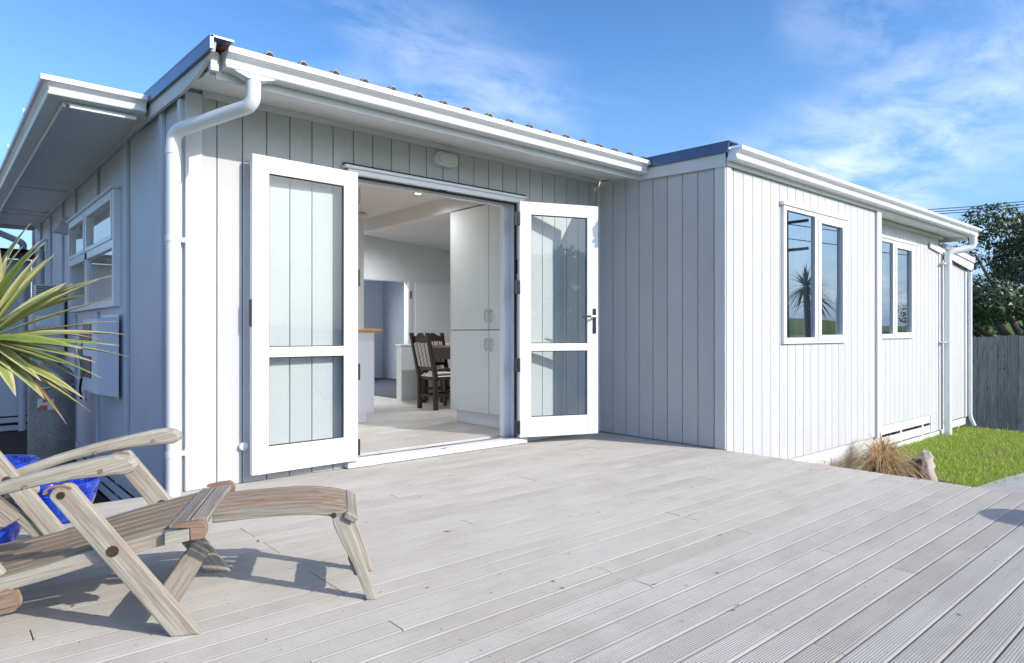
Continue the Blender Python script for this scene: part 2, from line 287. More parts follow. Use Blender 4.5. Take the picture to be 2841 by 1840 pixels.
# ------------------------------------------------------------------ mesh helpers
class MB:
    def __init__(s): s.v = []; s.f = []
    def add(s, vs_, fs):
        n = len(s.v); s.v += [tuple(p) for p in vs_]; s.f += [tuple(i + n for i in f) for f in fs]; return s
    def box(s, x0, x1, y0, y1, z0, z1, ch=0.0):
        lo = (min(x0, x1), min(y0, y1), min(z0, z1)); hi = (max(x0, x1), max(y0, y1), max(z0, z1))
        if ch <= 0:
            vs_ = [(a, b, c) for a in (lo[0], hi[0]) for b in (lo[1], hi[1]) for c in (lo[2], hi[2])]
            return s.add(vs_, [(0, 1, 3, 2), (4, 6, 7, 5), (0, 4, 5, 1), (2, 3, 7, 6), (0, 2, 6, 4), (1, 5, 7, 3)])
        ch = min(ch, .45 * min(h - l for h, l in zip(hi, lo)))
        idx = {}; vs_ = []
        for sx in (0, 1):
            for sy in (0, 1):
                for sz in (0, 1):
                    sg = (sx, sy, sz)
                    for ax in range(3):
                        p = []
                        for k in range(3):
                            e = hi[k] if sg[k] else lo[k]
                            p.append(e if k == ax else (e - ch if sg[k] else e + ch))
                        idx[(sg, ax)] = len(vs_); vs_.append(tuple(p))
        fs = []
        for ax in range(3):
            o1, o2 = [k for k in range(3) if k != ax]
            for sg in (0, 1):
                q = []
                for a, b in ((0, 0), (1, 0), (1, 1), (0, 1)):
                    k = [0, 0, 0]; k[ax] = sg; k[o1] = a; k[o2] = b; q.append(idx[(tuple(k), ax)])
                fs.append(tuple(q))
        for c in range(3):
            a, b = [k for k in range(3) if k != c]
            for sa in (0, 1):
                for sb in (0, 1):
                    k0 = [0, 0, 0]; k0[a] = sa; k0[b] = sb; k1 = list(k0); k1[c] = 1
                    fs.append((idx[(tuple(k0), a)], idx[(tuple(k0), b)], idx[(tuple(k1), b)], idx[(tuple(k1), a)]))
        for sx in (0, 1):
            for sy in (0, 1):
                for sz in (0, 1): fs.append(tuple(idx[((sx, sy, sz), ax)] for ax in range(3)))
        return s.add(vs_, fs)
    def prism(s, pts, axis, a0, a1):
        """pts: 2D outline in the two other axes (in xyz order); extruded along axis"""
        n = len(pts); ax = 'xyz'.index(axis); vs_ = []
        for a in (a0, a1):
            for p in pts:
                q = list(p); q.insert(ax, a); vs_.append(tuple(q))
        fs = [tuple(range(n)), tuple(range(2 * n - 1, n - 1, -1))] + [(i, (i + 1) % n, n + (i + 1) % n, n + i) for i in range(n)]
        return s.add(vs_, fs)
    def tube(s, path, rad, seg=12, caps=True, squash=None):
        P_ = [Vector(p) for p in path]; n = len(P_)
        rads = rad if hasattr(rad, '__len__') else [rad] * n
        t0 = (P_[1] - P_[0]).normalized(); up = Vector((0, 0, 1)) if abs(t0.z) < .9 else Vector((1, 0, 0))
        nx = t0.cross(up).normalized(); rings = []
        for i in range(n):
            t = (P_[min(i + 1, n - 1)] - P_[max(i - 1, 0)]).normalized()
            nx = (nx - t * nx.dot(t)).normalized(); ny = t.cross(nx)
            rings.append([tuple(P_[i] + (nx * math.cos(2 * math.pi * k / seg) + ny * math.sin(2 * math.pi * k / seg) * (squash or 1)) * rads[i]) for k in range(seg)])
        vs_ = [p for r in rings for p in r]; fs = []
        for i in range(n - 1):
            for k in range(seg): fs.append((i * seg + k, i * seg + (k + 1) % seg, (i + 1) * seg + (k + 1) % seg, (i + 1) * seg + k))
        if caps: fs += [tuple(range(seg - 1, -1, -1)), tuple(range((n - 1) * seg, n * seg))]
        return s.add(vs_, fs)
    def lathe(s, prof, cx=0, cy=0, seg=32, z0=0):
        vs_ = []; fs = []; n = len(prof)
        for r, z in prof:
            for k in range(seg): a = 2 * math.pi * k / seg; vs_.append((cx + r * math.cos(a), cy + r * math.sin(a), z0 + z))
        for i in range(n - 1):
            for k in range(seg): fs.append((i * seg + k, i * seg + (k + 1) % seg, (i + 1) * seg + (k + 1) % seg, (i + 1) * seg + k))
        fs += [tuple(range(seg - 1, -1, -1)), tuple(range((n - 1) * seg, n * seg))]
        return s.add(vs_, fs)
    def mesh(s, name, mat, smooth=False):
        me = bpy.data.meshes.new(name); me.from_pydata(s.v, [], s.f)
        bm = bmesh.new(); bm.from_mesh(me); bmesh.ops.recalc_face_normals(bm, faces=bm.faces); bm.to_mesh(me); bm.free()
        if mat is not None: me.materials.append(M[mat] if isinstance(mat, str) else mat)
        if smooth: me.shade_smooth(); me.set_sharp_from_angle(angle=R(38))
        return me
    def build(s, name, mat, parent=None, smooth=False, loc=None, rot=None):
        return link(name, s.mesh(name, mat, smooth), parent, loc, rot)
def link(name, me, parent=None, loc=None, rot=None):
    o = bpy.data.objects.new(name, me); COL.objects.link(o)
    if parent is not None: o.parent = parent
    if loc is not None: o.location = loc
    if rot is not None: o.rotation_euler = rot
    return o
def tag(o, label=None, cat=None, group=None, kind=None):
    if label: o['label'] = label
    if cat: o['category'] = cat
    if group: o['group'] = group
    if kind: o['kind'] = kind
    return o
def empty(name, loc=(0, 0, 0), rz=0.0):
    o = bpy.data.objects.new(name, None); COL.objects.link(o); o.location = loc; o.rotation_euler = (0, 0, rz); o.empty_display_size = .1; return o
def copy_tree(o, parent=None):
    c = o.copy(); COL.objects.link(c); c.parent = parent
    for ch in list(o.children): copy_tree(ch, c)
    return c
BX = {}
def cbox(name, x0, x1, y0, y1, z0, z1, mat, parent, ch=.002):
    """a chamfered box with its own origin at its centre; alike sizes share one mesh"""
    d = (round(abs(x1 - x0), 4), round(abs(y1 - y0), 4), round(abs(z1 - z0), 4)); key = (d, mat, ch)
    if key not in BX:
        BX[key] = MB().box(-d[0] / 2, d[0] / 2, -d[1] / 2, d[1] / 2, -d[2] / 2, d[2] / 2, ch).mesh(name, mat)
    return link(name, BX[key], parent, ((x0 + x1) / 2, (y0 + y1) / 2, (z0 + z1) / 2))
def rects_minus(u0, u1, z0, z1, ops):
    out = [(u0, u1, z0, z1)]
    for (a, b, c, d) in ops:
        nxt = []
        for (p, q, r_, s_) in out:
            if b <= p or a >= q or d <= r_ or c >= s_: nxt.append((p, q, r_, s_)); continue
            if p < a: nxt.append((p, a, r_, s_))
            if b < q: nxt.append((b, q, r_, s_))
            m0, m1 = max(p, a), min(q, b)
            if r_ < c: nxt.append((m0, m1, r_, c))
            if d < s_: nxt.append((m0, m1, d, s_))
        out = nxt
    return [t for t in out if t[1] - t[0] > .012 and t[3] - t[2] > .012]
def wall(name, axis, f0, f1, u0, u1, z0, z1, ops, mat, parent):
    m = MB(); us = sorted({u0, u1, *[o[0] for o in ops], *[o[1] for o in ops]}); us = [u for u in us if u0 <= u <= u1]
    for a, b in zip(us[:-1], us[1:]):
        for (p, q, r_, s_) in rects_minus(a, b, z0, z1, ops):
            if axis == 'y': m.box(p, q, f0, f1, r_, s_)
            else: m.box(f0, f1, p, q, r_, s_)
    return m.build(name, mat, parent)
PITCH = .1545; GAP = .0064
def cladding(parent, axis, face, sgn, u0, u1, z0, z1, g0, ops, thick=.018):
    """upright grooved boards; g0 is the position of one groove; face is the outer plane, the board goes inwards by thick"""
    k0 = math.floor((u0 - g0) / PITCH) - 1
    for k in range(k0, k0 + 200):
        a = g0 + k * PITCH + GAP / 2; b = g0 + (k + 1) * PITCH - GAP / 2
        a, b = max(a, u0), min(b, u1)
        if a >= u1: break
        if b - a < .012: continue
        for (p, q, r_, s_) in rects_minus(a, b, z0, z1, ops):
            if axis == 'y': cbox('board', p, q, face, face - sgn * thick, r_, s_, 'clad', parent, .0012)
            else: cbox('board', face, face - sgn * thick, p, q, r_, s_, 'clad', parent, .0012)
def gutter_profile(o, z, sgn=-1):
    pr_ = [(0, 0), (.070, 0), (.080, .003), (.084, .010), (.082, .019), (.076, .024), (.076, .034), (.080, .047), (.089, .058), (.102, .065), (.118, .069), (.124, .072), (.124, .103), (.119, .106), (.115, .103), (.113, .092), (.008, .092), (.008, .104), (0, .104)]
    return [(o + sgn * a, z + b) for a, b in pr_]

# ------------------------------------------------------------------ ground
def ground():
    xs = np.concatenate([[-900, -300, -120, -60, -30], np.arange(-16, 30.1, .5), [36, 45, 70, 140, 300, 900]]); ys = np.concatenate([[-900, -300, -120, -60, -35], np.arange(-24, 24.1, .5), [30, 40, 60, 140, 300, 900]])
    def h(x, y):
        z = -.515
        if x > 10.9: z -= min(1, (x - 10.9) / 1.4) * .36
        if x < .2 and y > .5: z -= min(1, (y - .5) / 6) * .22
        return z
    v = [(x, y, h(x, y)) for x in xs for y in ys]; ny = len(ys)
    f = [(i * ny + j, (i + 1) * ny + j, (i + 1) * ny + j + 1, i * ny + j + 1) for i in range(len(xs) - 1) for j in range(ny - 1)]
    return h, tag(MB().add(v, f).build('ground', 'lawn'), kind='structure')
GH, gobj = ground()
def sheet(name, pts, z, mat, th=.05):
    m = MB(); m.prism(pts, 'z', z - th, z); return tag(m.build(name, mat), kind='structure')
sheet('path', [(6.02, -2.44), (6.9, -2.52), (8.5, -2.78), (11.0, -3.3), (11.0, -9.0), (4.4, -9.0), (4.4, -3.2), (5.4, -2.75)], -.49, 'concrete', .03)
sheet('garden_bed', [(3.80, -1.40), (6.0, -1.40), (6.35, -1.62), (6.30, -2.12), (6.0, -2.42), (3.80, -2.95)], -.478, 'soil', .04)
sheet('yard_soil', [(-6, .06), (-.0, .06), (-.0, 7.7), (-6, 7.7)], -.475, 'soil', .3)

# ------------------------------------------------------------------ deck
DY0 = .034; DPITCH = .1; DX0, DX1 = -3.6, 3.722
deck = tag(empty('deck', (0, 0, -.02)), kind='structure')
def deck_board_mesh():
    w = DPITCH - .0038; pts = [(-w / 2, -.03), (-w / 2, -.0065), (-w / 2 + .0022, -.0022), (-w / 2 + .006, -.0004), (-w / 2 + .0105, -.0004)]
    n = 9; x0 = -w / 2 + .0115; x1 = w / 2 - .0115; st = (x1 - x0) / n
    for k in range(n):
        c = x0 + k * st
        pts += [(c + st * .10, -.0019), (c + st * .32, -.0019), (c + st * .44, 0), (c + st * .92, 0)]
    pts += [(x1 + .001, -.0018), (w / 2 - .0095, -.0004), (w / 2 - .006, -.0004), (w / 2 - .0022, -.0022), (w / 2, -.0065), (w / 2, -.03)]
    return MB().prism(pts, 'x', -.5, .5).mesh('board', 'deck')
DBM = {}
def deck_board(x0, x1, yc):
    L = round(x1 - x0 - .004, 3)
    if L not in DBM:
        me = deck_board_mesh() if not DBM else list(DBM.values())[0].copy()
        if DBM:
            f = L / list(DBM.keys())[0]
            for v in me.vertices: v.co.x *= f
        else:
            for v in me.vertices: v.co.x *= L
        DBM[L] = me
    return link('board', DBM[L], deck, ((x0 + x1) / 2, yc, .02 + random.uniform(-.0008, .0008)), (random.uniform(-.003, .003), 0, random.uniform(-.0004, .0004)))
row = 0; y = DY0 - DPITCH / 2
while y > -4.9:
    joints = [j for j in (-2.7, -1.8, -.9, 0.0, .9, 1.8, 2.7)]
    random.shuffle(joints); js = sorted(joints[:2]); js = [j + .0 for j in js]
    if js[1] - js[0] < 1.2: js = [js[0]]
    if row in (2, 3, 4, 5, 6): js = [2.65 if row < 5 else 3.0]
    ends = [DX0] + js + [DX1]
    for a, b in zip(ends[:-1], ends[1:]): deck_board(a, b, y)
    y -= DPITCH; row += 1
DYB = y + DPITCH / 2
m = MB()
for k in range(17): x = -3.5 + k * .45; m.box(x - .022, x + .022, DYB + .01, DY0 - .01, -.10, -.036)
m.build('joist', 'teakgrey', deck)
fas = MB().box(-.011, .011, 0, 0, 0, 0)
cbox('edge_board', DX1 + .001, DX1 + .024, DYB, -1.366, -.20, -.002, 'deck', deck, .003)
cbox('edge_board', DX0, .012, DY0 + .001, DY0 + .02, -.16, -.004, 'deck', deck, .003)
cbox('skirt_board', DX1 + .003, DX1 + .022, DYB, -1.366, -.42, -.22, 'deck', deck, .003)

def flecks():
    g_ = random.Random(77); nl = MB(); db = MB()
    def disc(m_, x, y_, z, r_, n=6, a0=0.0, sq=1.0):
        m_.add([(x + r_ * math.cos(2 * math.pi * k / n) , y_ + r_ * sq * math.sin(2 * math.pi * k / n + a0), z) for k in range(n)], [tuple(range(n))])
    yy = DY0 - DPITCH / 2
    while yy > -4.85:
        for k in range(17):
            for sgn in (-1, 1):
                if g_.random() < .55: disc(nl, -3.5 + k * .45 + g_.uniform(-.006, .006), yy + sgn * .026 + g_.uniform(-.004, .004), .0014 - .0005, g_.uniform(.0016, .0030))
        yy -= DPITCH
    for k in range(170):
        x, y_ = g_.uniform(-1.6, 3.7), g_.uniform(-3.9, -.05); a = g_.uniform(0, 6.3); L_ = g_.uniform(.004, .014); w_ = L_ * g_.uniform(.15, .45); z = .0016
        c_, s_ = math.cos(a), math.sin(a); db.add([(x - c_ * L_, y_ - s_ * L_, z), (x + s_ * w_, y_ - c_ * w_, z + .002), (x + c_ * L_, y_ + s_ * L_, z + .001), (x - s_ * w_, y_ + c_ * w_, z + .0015)], [(0, 1, 2, 3)])
    o = nl.build('nail_heads', 'rubber', deck, loc=(0, 0, .02)); o['kind'] = 'stuff'
    o = db.build('leaf_litter', 'root', deck, loc=(0, 0, .02)); o['kind'] = 'stuff'
flecks()

# ------------------------------------------------------------------ house
house = empty('house'); tag(house, 'single-storey pale grey board-clad house with open glazed double doors', 'house')
AX, BY, RY = 3.733, -1.359, -1.13           # wing side wall, wing front wall, recessed wall
slope = .05
def roofz(y): return 2.492 + slope * (y + .68)
# -- front wall with the door opening
DO = (1.085, 2.715, -.3, 2.10)
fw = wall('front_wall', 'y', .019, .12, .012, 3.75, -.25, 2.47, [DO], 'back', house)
cladding(fw, 'y', 0, -1, .112, AX - .004, .003, 2.40, .197, [(1.066, 2.735, -.5, 2.112)])
cbox('corner_board', .012, .109, -.012, .018, .002, 2.40, 'trim', fw, .003)
cbox('frieze_board', .11, AX - .002, -.020, -.001, 2.383, 2.425, 'trim', fw, .002)
cbox('corner_batten', AX - .034, AX - .002, -.026, -.001, .004, 2.382, 'trim', fw, .003)
# -- left wall (flat sheets with battens)
LW = (1.86, 4.07, 1.19, 2.09); LW2 = (5.98, 6.62, 1.30, 2.10)
lw = wall('side_wall', 'x', .02, .12, .021, 7.8, -.17, 2.60, [LW, LW2], 'side', house)
cbox('corner_batten', -.012, .019, .019, .075, -.17, 2.36, 'trim', lw, .003)
for yb in (.50, 1.53, 2.72, 3.93, 4.80, 5.79, 6.75, 7.6):
    ops = [(1.80, 4.13, 1.14, 2.14), (5.90, 6.70, 1.2, 2.16)]
    for (p, q, r_, s_) in rects_minus(yb - .035, yb + .035, -.17, 2.45, ops):
        cbox('batten', -.006, .019, p, q, r_, s_, 'side', lw, .003)
cbox('base_strip', .0, .019, .08, 7.78, -.21, -.172, 'side', lw, .002)
for k in range(3): cbox('base_slat', .024, .044, .08, 7.75, -.285 - k * .095, -.222 - k * .095, 'side', lw, .003)
for yb in (.9, 2.1, 3.3, 4.5, 5.7, 6.9): cbox('base_post', .05, .12, yb, yb + .08, -.7, -.18, 'side', lw, .003)
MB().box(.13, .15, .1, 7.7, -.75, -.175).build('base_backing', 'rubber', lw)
# -- wing
WIN1 = (4.69, 5.96, .885, 2.10)
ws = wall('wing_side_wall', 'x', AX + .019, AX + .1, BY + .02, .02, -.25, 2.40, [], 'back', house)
cladding(ws, 'x', AX, -1, -1.268, -.003, .003, 2.40, -.328, [])
cbox('corner_board', AX - .013, AX + .018, BY - .005, -1.266, .002, 2.31, 'trim', ws, .003)
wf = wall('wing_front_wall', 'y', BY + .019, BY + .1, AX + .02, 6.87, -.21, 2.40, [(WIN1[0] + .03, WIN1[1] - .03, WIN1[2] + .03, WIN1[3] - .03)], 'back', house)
cladding(wf, 'y', BY, -1, 3.807, 6.865, -.212, 2.40, 3.856, [(WIN1[0], WIN1[1], WIN1[2], WIN1[3])])
cbox('corner_board', AX + .0, 3.804, BY - .013, BY + .018, -.212, 2.37, 'trim', wf, .003)
cbox('end_board', 6.815, 6.935, BY - .024, BY - .001, -.23, 2.31, 'trim', wf, .003)
cbox('return_board', 6.871, 6.93, BY, RY - .02, -.21, 2.31, 'trim', wf, .003)
cbox('base_board', AX + .02, 6.86, BY + .020, BY + .045, -.52, -.222, 'trim', wf, .003)
cbox('frieze_board', AX - .012, 10.05, BY - .028, BY - .014, 2.305, 2.372, 'trim', wf, .003)
# recessed wall with the second window
WIN2 = (7.52, 8.625, .90, 2.10)
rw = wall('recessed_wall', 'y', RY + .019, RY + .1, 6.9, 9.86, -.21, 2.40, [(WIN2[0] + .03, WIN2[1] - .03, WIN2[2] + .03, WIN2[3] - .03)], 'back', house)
cladding(rw, 'y', RY, -1, 6.935, 9.70, -.19, 2.36, 8.747 - 1.5 * PITCH, [(WIN2[0], WIN2[1], WIN2[2], WIN2[3]), (7.40, 9.37, -.5, -.192)])
cladding(rw, 'y', RY, -1, 9.385, 9.70, -.44, -.192, 8.747 - 1.5 * PITCH, [])
cbox('corner_board', 9.70, 9.86, RY - .014, RY + .018, -.44, 2.15, 'trim', rw, .003)
cbox('frieze_board', 6.94, 9.86, RY - .018, RY - .001, 2.285, 2.33, 'trim', rw, .003)
for z0, z1 in ((-.30, -.195), (-.435, -.335)): cbox('base_slat', 7.0, 9.345, RY - .004, RY + .016, z0, z1, 'trim', rw, .003)
cbox('slat_stop', 9.348, 9.40, RY - .012, RY + .016, -.44, -.19, 'trim', rw, .003)
for x in (7.5, 8.3, 9.1): cbox('slat_post', x, x + .06, RY + .02, RY + .06, -.5, -.2, 'trim', rw, .002)
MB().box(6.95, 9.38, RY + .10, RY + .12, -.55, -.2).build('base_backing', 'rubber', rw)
cbox('base_board', 6.95, 10.2, RY - .001, RY + .03, -.56, -.455, 'white', rw, .003)
# lean-to beyond the corner
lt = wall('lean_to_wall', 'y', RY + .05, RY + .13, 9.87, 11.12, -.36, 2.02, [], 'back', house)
for k in range(9):
    x0 = 9.87 + k * .1395; zt = 2.04 - .078 * (x0 + .1395 - 9.87)
    cbox('board', x0 + .003, x0 + .1365, RY + .03, RY + .049, -.36, round(zt, 2), 'clad', lt, .001)
cbox('corner_board', 11.02, 11.13, RY + .012, RY + .029, -.36, 1.90, 'trim', lt, .003)
cbox('base_board', 9.95, 11.1, RY + .03, RY + .05, -.48, -.375, 'trim', lt, .003)
for x in (10.2, 10.75): cbox('base_post', x, x + .08, RY + .04, RY + .1, -.6, -.485, 'trim', lt, .003)
MB().prism([(9.28, 2.13), (9.28, 2.20), (11.28, 2.045), (11.28, 1.965), (11.16, 1.925)], 'y', RY - .03, RY - .016).build('barge_board', 'trim', lt)
MB().prism([(9.9, 2.158), (9.9, 2.235), (11.29, 2.125), (11.29, 2.05)], 'y', RY - .05, RY + 4).build('lean_to_roof', 'gutter', lt)
MB().box(11.05, 11.12, RY + .14, RY + 4, -.5, 1.9).build('end_wall', 'side', lt)
# -- soffits, fascias, barges
sf = MB(); sf.prism([(-.501, 2.352), (-.001, 2.427), (-.001, 2.447), (-.501, 2.372)], 'x', .0, AX - .001); sf.build('soffit', 'soffit', house)
cbox('fascia', .028, AX + .0, -.522, -.503, 2.33, 2.47, 'trim', house, .002)
sf = MB(); sf.prism([(BY - .012, 2.335), (RY - .002, 2.345), (RY - .002, 2.365), (BY - .012, 2.355)], 'x', 6.94, 10.2); sf.build('soffit', 'soffit', house)
cbox('soffit_end_board', 10.14, 10.16, BY - .012, RY + .3, 2.28, 2.38, 'trim', house, .002)
# wing barge and flashing
MB().prism([(-.504, 2.333), (-.504, 2.432), (-1.372, 2.408), (-1.372, 2.30)], 'x', AX - .026, AX - .0145).build('barge_board', 'trim', house)
fl = MB(); fl.prism([(-.54, 2.427), (-.54, 2.517), (-1.42, 2.494), (-1.40, 2.405)], 'x', AX - .045, AX - .028); fl.prism([(-.54, 2.508), (-.54, 2.519), (-1.42, 2.496), (-1.42, 2.485)], 'x', AX - .046, AX + .1)
fl.build('ridge_flashing', 'flash', house)
# left barge and flashing
MB().prism([(-.655, 2.465), (-.64, 2.428), (-.58, 2.408), (-.47, 2.388), (-.36, 2.372), (-.22, 2.362), (-.1, 2.358), (1.15, 2.408), (1.15, 2.50), (-.655, 2.475)], 'x', -.032, -.012).build('barge_board', 'trim', house)
fl = MB(); fl.prism([(-.685, 2.425), (-.685, 2.495), (1.0, 2.580), (1.0, 2.49), (-.60, 2.425)], 'x', -.052, -.034); fl.prism([(-.685, 2.486), (-.685, 2.496), (1.0, 2.581), (1.0, 2.571)], 'x', -.053, .07)
fl.build('barge_flashing', 'flash', house)
cbox('barge_soffit', -.011, .020, -.50, .019, 2.40, 2.45, 'trim', house, .002)
MB().box(-.010, .03, -.56, -.523, 2.36, 2.46).build('barge_block', 'trim', house)
# -- left eave: soffit, fascias
MB().box(-.492, .019, .74, 7.3, 2.458, 2.475).build('side_soffit', 'soffit', house)
cbox('side_fascia', -.512, -.493, .72, 7.32, 2.375, 2.50, 'trim', house, .002)
cbox('side_fascia', -.492, -.034, .72, .739, 2.40, 2.50, 'trim', house, .002)
cbox('side_fascia', -.492, .0, 7.301, 7.32, 2.40, 2.50, 'trim', house, .002)
cbox('soffit_cover_strip', -.475, -.10, .700, .719, 2.372, 2.396, 'white', house, .002)  # white colour stands in for sunlight on this strip
cbox('soffit_wall_strip', -.014, .019, 1.0, 7.3, 2.425, 2.457, 'side', house, .002)
for yb in (4.2, 5.85, 6.2): cbox('soffit_strip', -.49, -.016, yb - .03, yb + .03, 2.447, 2.4575, 'soffit', house, .002)
# -- roof sheets, ribbed along y
def ribbed(x0, x1, ya, yb, name):
    pr_ = []; x = x0
    while x < x1 - .05:
        for dx_, dz in ((0, 0), (.145, 0), (.152, .012), (.160, .026), (.170, .032), (.180, .032), (.190, .026), (.198, .012)): pr_.append((x + dx_, dz))
        x += .2
    pr_.append((x1 + .15, 0)); n = len(pr_)
    v = [(px, ya, roofz(ya) - .008 + pz * .85 + .020) for px, pz in pr_] + [(px, yb, roofz(yb) + pz) for px, pz in pr_] + [(px, ya, roofz(ya) - .012 + pz * .85 + .014) for px, pz in pr_] + [(px, yb, roofz(yb) - .006 + pz) for px, pz in pr_]
    f = [(i, i + 1, n + i + 1, n + i) for i in range(n - 1)] + [(2 * n + i, 3 * n + i, 3 * n + i + 1, 2 * n + i + 1) for i in range(n - 1)] + [(i, 2 * n + i, 2 * n + i + 1, i + 1) for i in range(n - 1)]
    return MB().add(v, f).build(name, 'roof', house)
ribbed(.124, 3.6, -.585, 8.0, 'roof')
ribbed(3.86, 10.0, -1.44, 8.0, 'roof')
MB().box(.03, .125, -.60, -.40, 2.488, 2.503).build('rusty_roof_edge', 'rust', house)
MB().prism([(.74, 2.50), (7.3, 2.50), (7.3, 2.545), (.74, 2.535)], 'x', -.50, .15).build('eave_roof', 'gutter', house)
# -- gutters
g = MB(); g.prism(gutter_profile(-.524, 2.376), 'x', .06, AX - .002); g.build('gutter', 'gutter', house)
g = MB(); g.prism([(p[0], p[1]) for p in gutter_profile(-.5235, 2.3755)], 'x', .055, .0599)
g.prism(gutter_profile(-.5225, 2.3735), 'x', 3.50, 3.515); g.build('gutter_joint', 'gutter', house)
og = MB(); og.add([(.10, -.528, 2.375), (.33, -.528, 2.375), (.33, -.60, 2.375), (.10, -.60, 2.375), (.168, -.545, 2.345), (.25, -.545, 2.345), (.25, -.615, 2.345), (.168, -.615, 2.345)], [(0, 1, 2, 3), (7, 6, 5, 4), (0, 4, 5, 1), (1, 5, 6, 2), (2, 6, 7, 3), (3, 7, 4, 0)])
og.build('gutter_outlet', 'gutter', house)
g = MB(); g.prism(gutter_profile(BY - .0285, 2.345), 'x', AX - .01, 10.30); g.build('gutter', 'gutter', house)
g = MB(); g.prism(gutter_profile(BY - .0275, 2.3435), 'x', 7.05, 7.07); g.build('gutter_joint', 'gutter', house)
# left gutter: near run and the run back along the eave (mitred as one part each)
pr0 = gutter_profile(0, 2.415, 1); n = len(pr0); v = []
for (x, y_, ox, oy) in ((-.055, .719, 0, -1), (-.513, .719, -1, -1), (-.513, 7.45, -1, 0)): v += [(x + ox * a, y_ + oy * a, z) for a, z in pr0]
MB().add(v, [(j * n + i, j * n + (i + 1) % n, (j + 1) * n + (i + 1) % n, (j + 1) * n + i) for j in range(2) for i in range(n)] + [tuple(range(n)), tuple(range(2 * n, 3 * n))]).build('gutter', 'gutter', house)
for yb in (1.5, 2.7, 3.9, 5.1): cbox('gutter_bracket', -.645, -.637, yb, yb + .012, 2.49, 2.535, 'chrome', house, .001)
# -- downpipes
def pipe(name, pts, rad, bends=6):
    P_ = [Vector(p) for p in pts]; path = [P_[0]]
    for i in range(1, len(P_) - 1):
        a = (P_[i - 1] - P_[i]).normalized(); b = (P_[i + 1] - P_[i]).normalized(); q = min(.075, .4 * (P_[i - 1] - P_[i]).length, .4 * (P_[i + 1] - P_[i]).length)
        s, e = P_[i] + a * q, P_[i] + b * q
        for k in range(bends + 1): t = k / bends; path.append(s * (1 - t) ** 2 + P_[i] * 2 * t * (1 - t) + e * t * t)
    path.append(P_[-1]); return MB().tube(path, rad, 20)
dp = pipe('downpipe', [(.209, -.580, 2.36), (.209, -.580, 2.215), (-.068, -.062, 2.128), (-.068, -.062, .0)], .040).build('downpipe', 'gutter', house, True)
MB().tube([(-.068, -.062, 2.035), (-.068, -.062, 1.995)], .043, 20).build('pipe_socket', 'gutter', dp, True)
for z in (1.50, .24):
    b = MB(); b.tube([(-.068, -.062, z - .016), (-.068, -.062, z + .016)], .0435, 20); b.box(-.035, .008, -.058, -.046, z - .013, z + .013); b.box(.002, .012, -.056, .0, z - .013, z + .013)
    b.build('pipe_bracket', 'gutter', dp, True)
dp = pipe('downpipe', [(10.08, -1.46, 2.35), (10.08, -1.46, 2.17), (9.83, -1.215, 2.10), (9.83, -1.215, -.52)], .048).build('downpipe', 'gutter', house, True)
b = MB(); b.tube([(9.83, -1.215, .80), (9.83, -1.215, .83)], .052, 18); b.box(9.70, 9.83, -1.21, -1.15, .805, .825); b.build('pipe_bracket', 'gutter', dp, True)
b = MB(); b.tube([(9.83, -1.215, 1.92), (9.83, -1.215, 1.95)], .052, 18); b.box(9.70, 9.83, -1.21, -1.15, 1.925, 1.945); b.build('pipe_bracket', 'gutter', dp, True)
dp = pipe('downpipe', [(11.13, RY - .02, 1.9), (11.13, RY - .02, -.36), (11.15, RY - .07, -.5)], .028).build('downpipe', 'gutter', house, True)
# -- door frame
df = MB()
df.box(1.067, 1.125, -.035, .13, .05, 2.105, .003); df.box(2.672, 2.730, -.035, .13, .05, 2.105, .003); df.box(1.1255, 2.6715, -.035, .13, 2.066, 2.105, .003)
dfo = df.build('door_frame', 'white', house)
cbox('head_flashing', 1.037, 2.752, -.048, -.002, 2.1055, 2.128, 'white', dfo, .003); cbox('flashing_gap', 1.037, 2.752, -.036, -.001, 2.1285, 2.142, 'rubber', dfo, .002)
cbox('sill', 1.055, 2.738, -.055, .13, .004, .049, 'white', dfo, .004)
cbox('sill_track', 1.126, 2.671, .03, .075, .0495, .056, 'chrome', dfo, .001)
cbox('head_seal', 1.127, 2.670, .0, .02, 2.052, 2.0655, 'rubber', dfo, .001); cbox('jamb_seal', 2.655, 2.6715, .0, .018, .056, 2.052, 'rubber', dfo, .001); cbox('jamb_seal', 1.1255, 1.14, .0, .018, .056, 2.052, 'rubber', dfo, .001)
cbox('inner_jamb', 2.585, 2.671, .075, .125, .056, 2.0655, 'white', dfo, .002); cbox('inner_head', 1.126, 2.584, .075, .125, 2.045, 2.0655, 'white', dfo, .002)
cbox('bolt_keep', 1.85, 1.92, -.025, -.008, 2.061, 2.0655, 'black', dfo, .001); cbox('bolt_keep', 1.86, 1.915, -.040, -.022, .0492, .0505, 'black', dfo, .0004)
cbox('strike_plate', 2.6665, 2.6715, -.012, .0, 1.46, 1.58, 'black', dfo, .001)
cbox('sill_end', 2.655, 2.74, -.062, -.0555, .006, .045, 'white', dfo, .002)
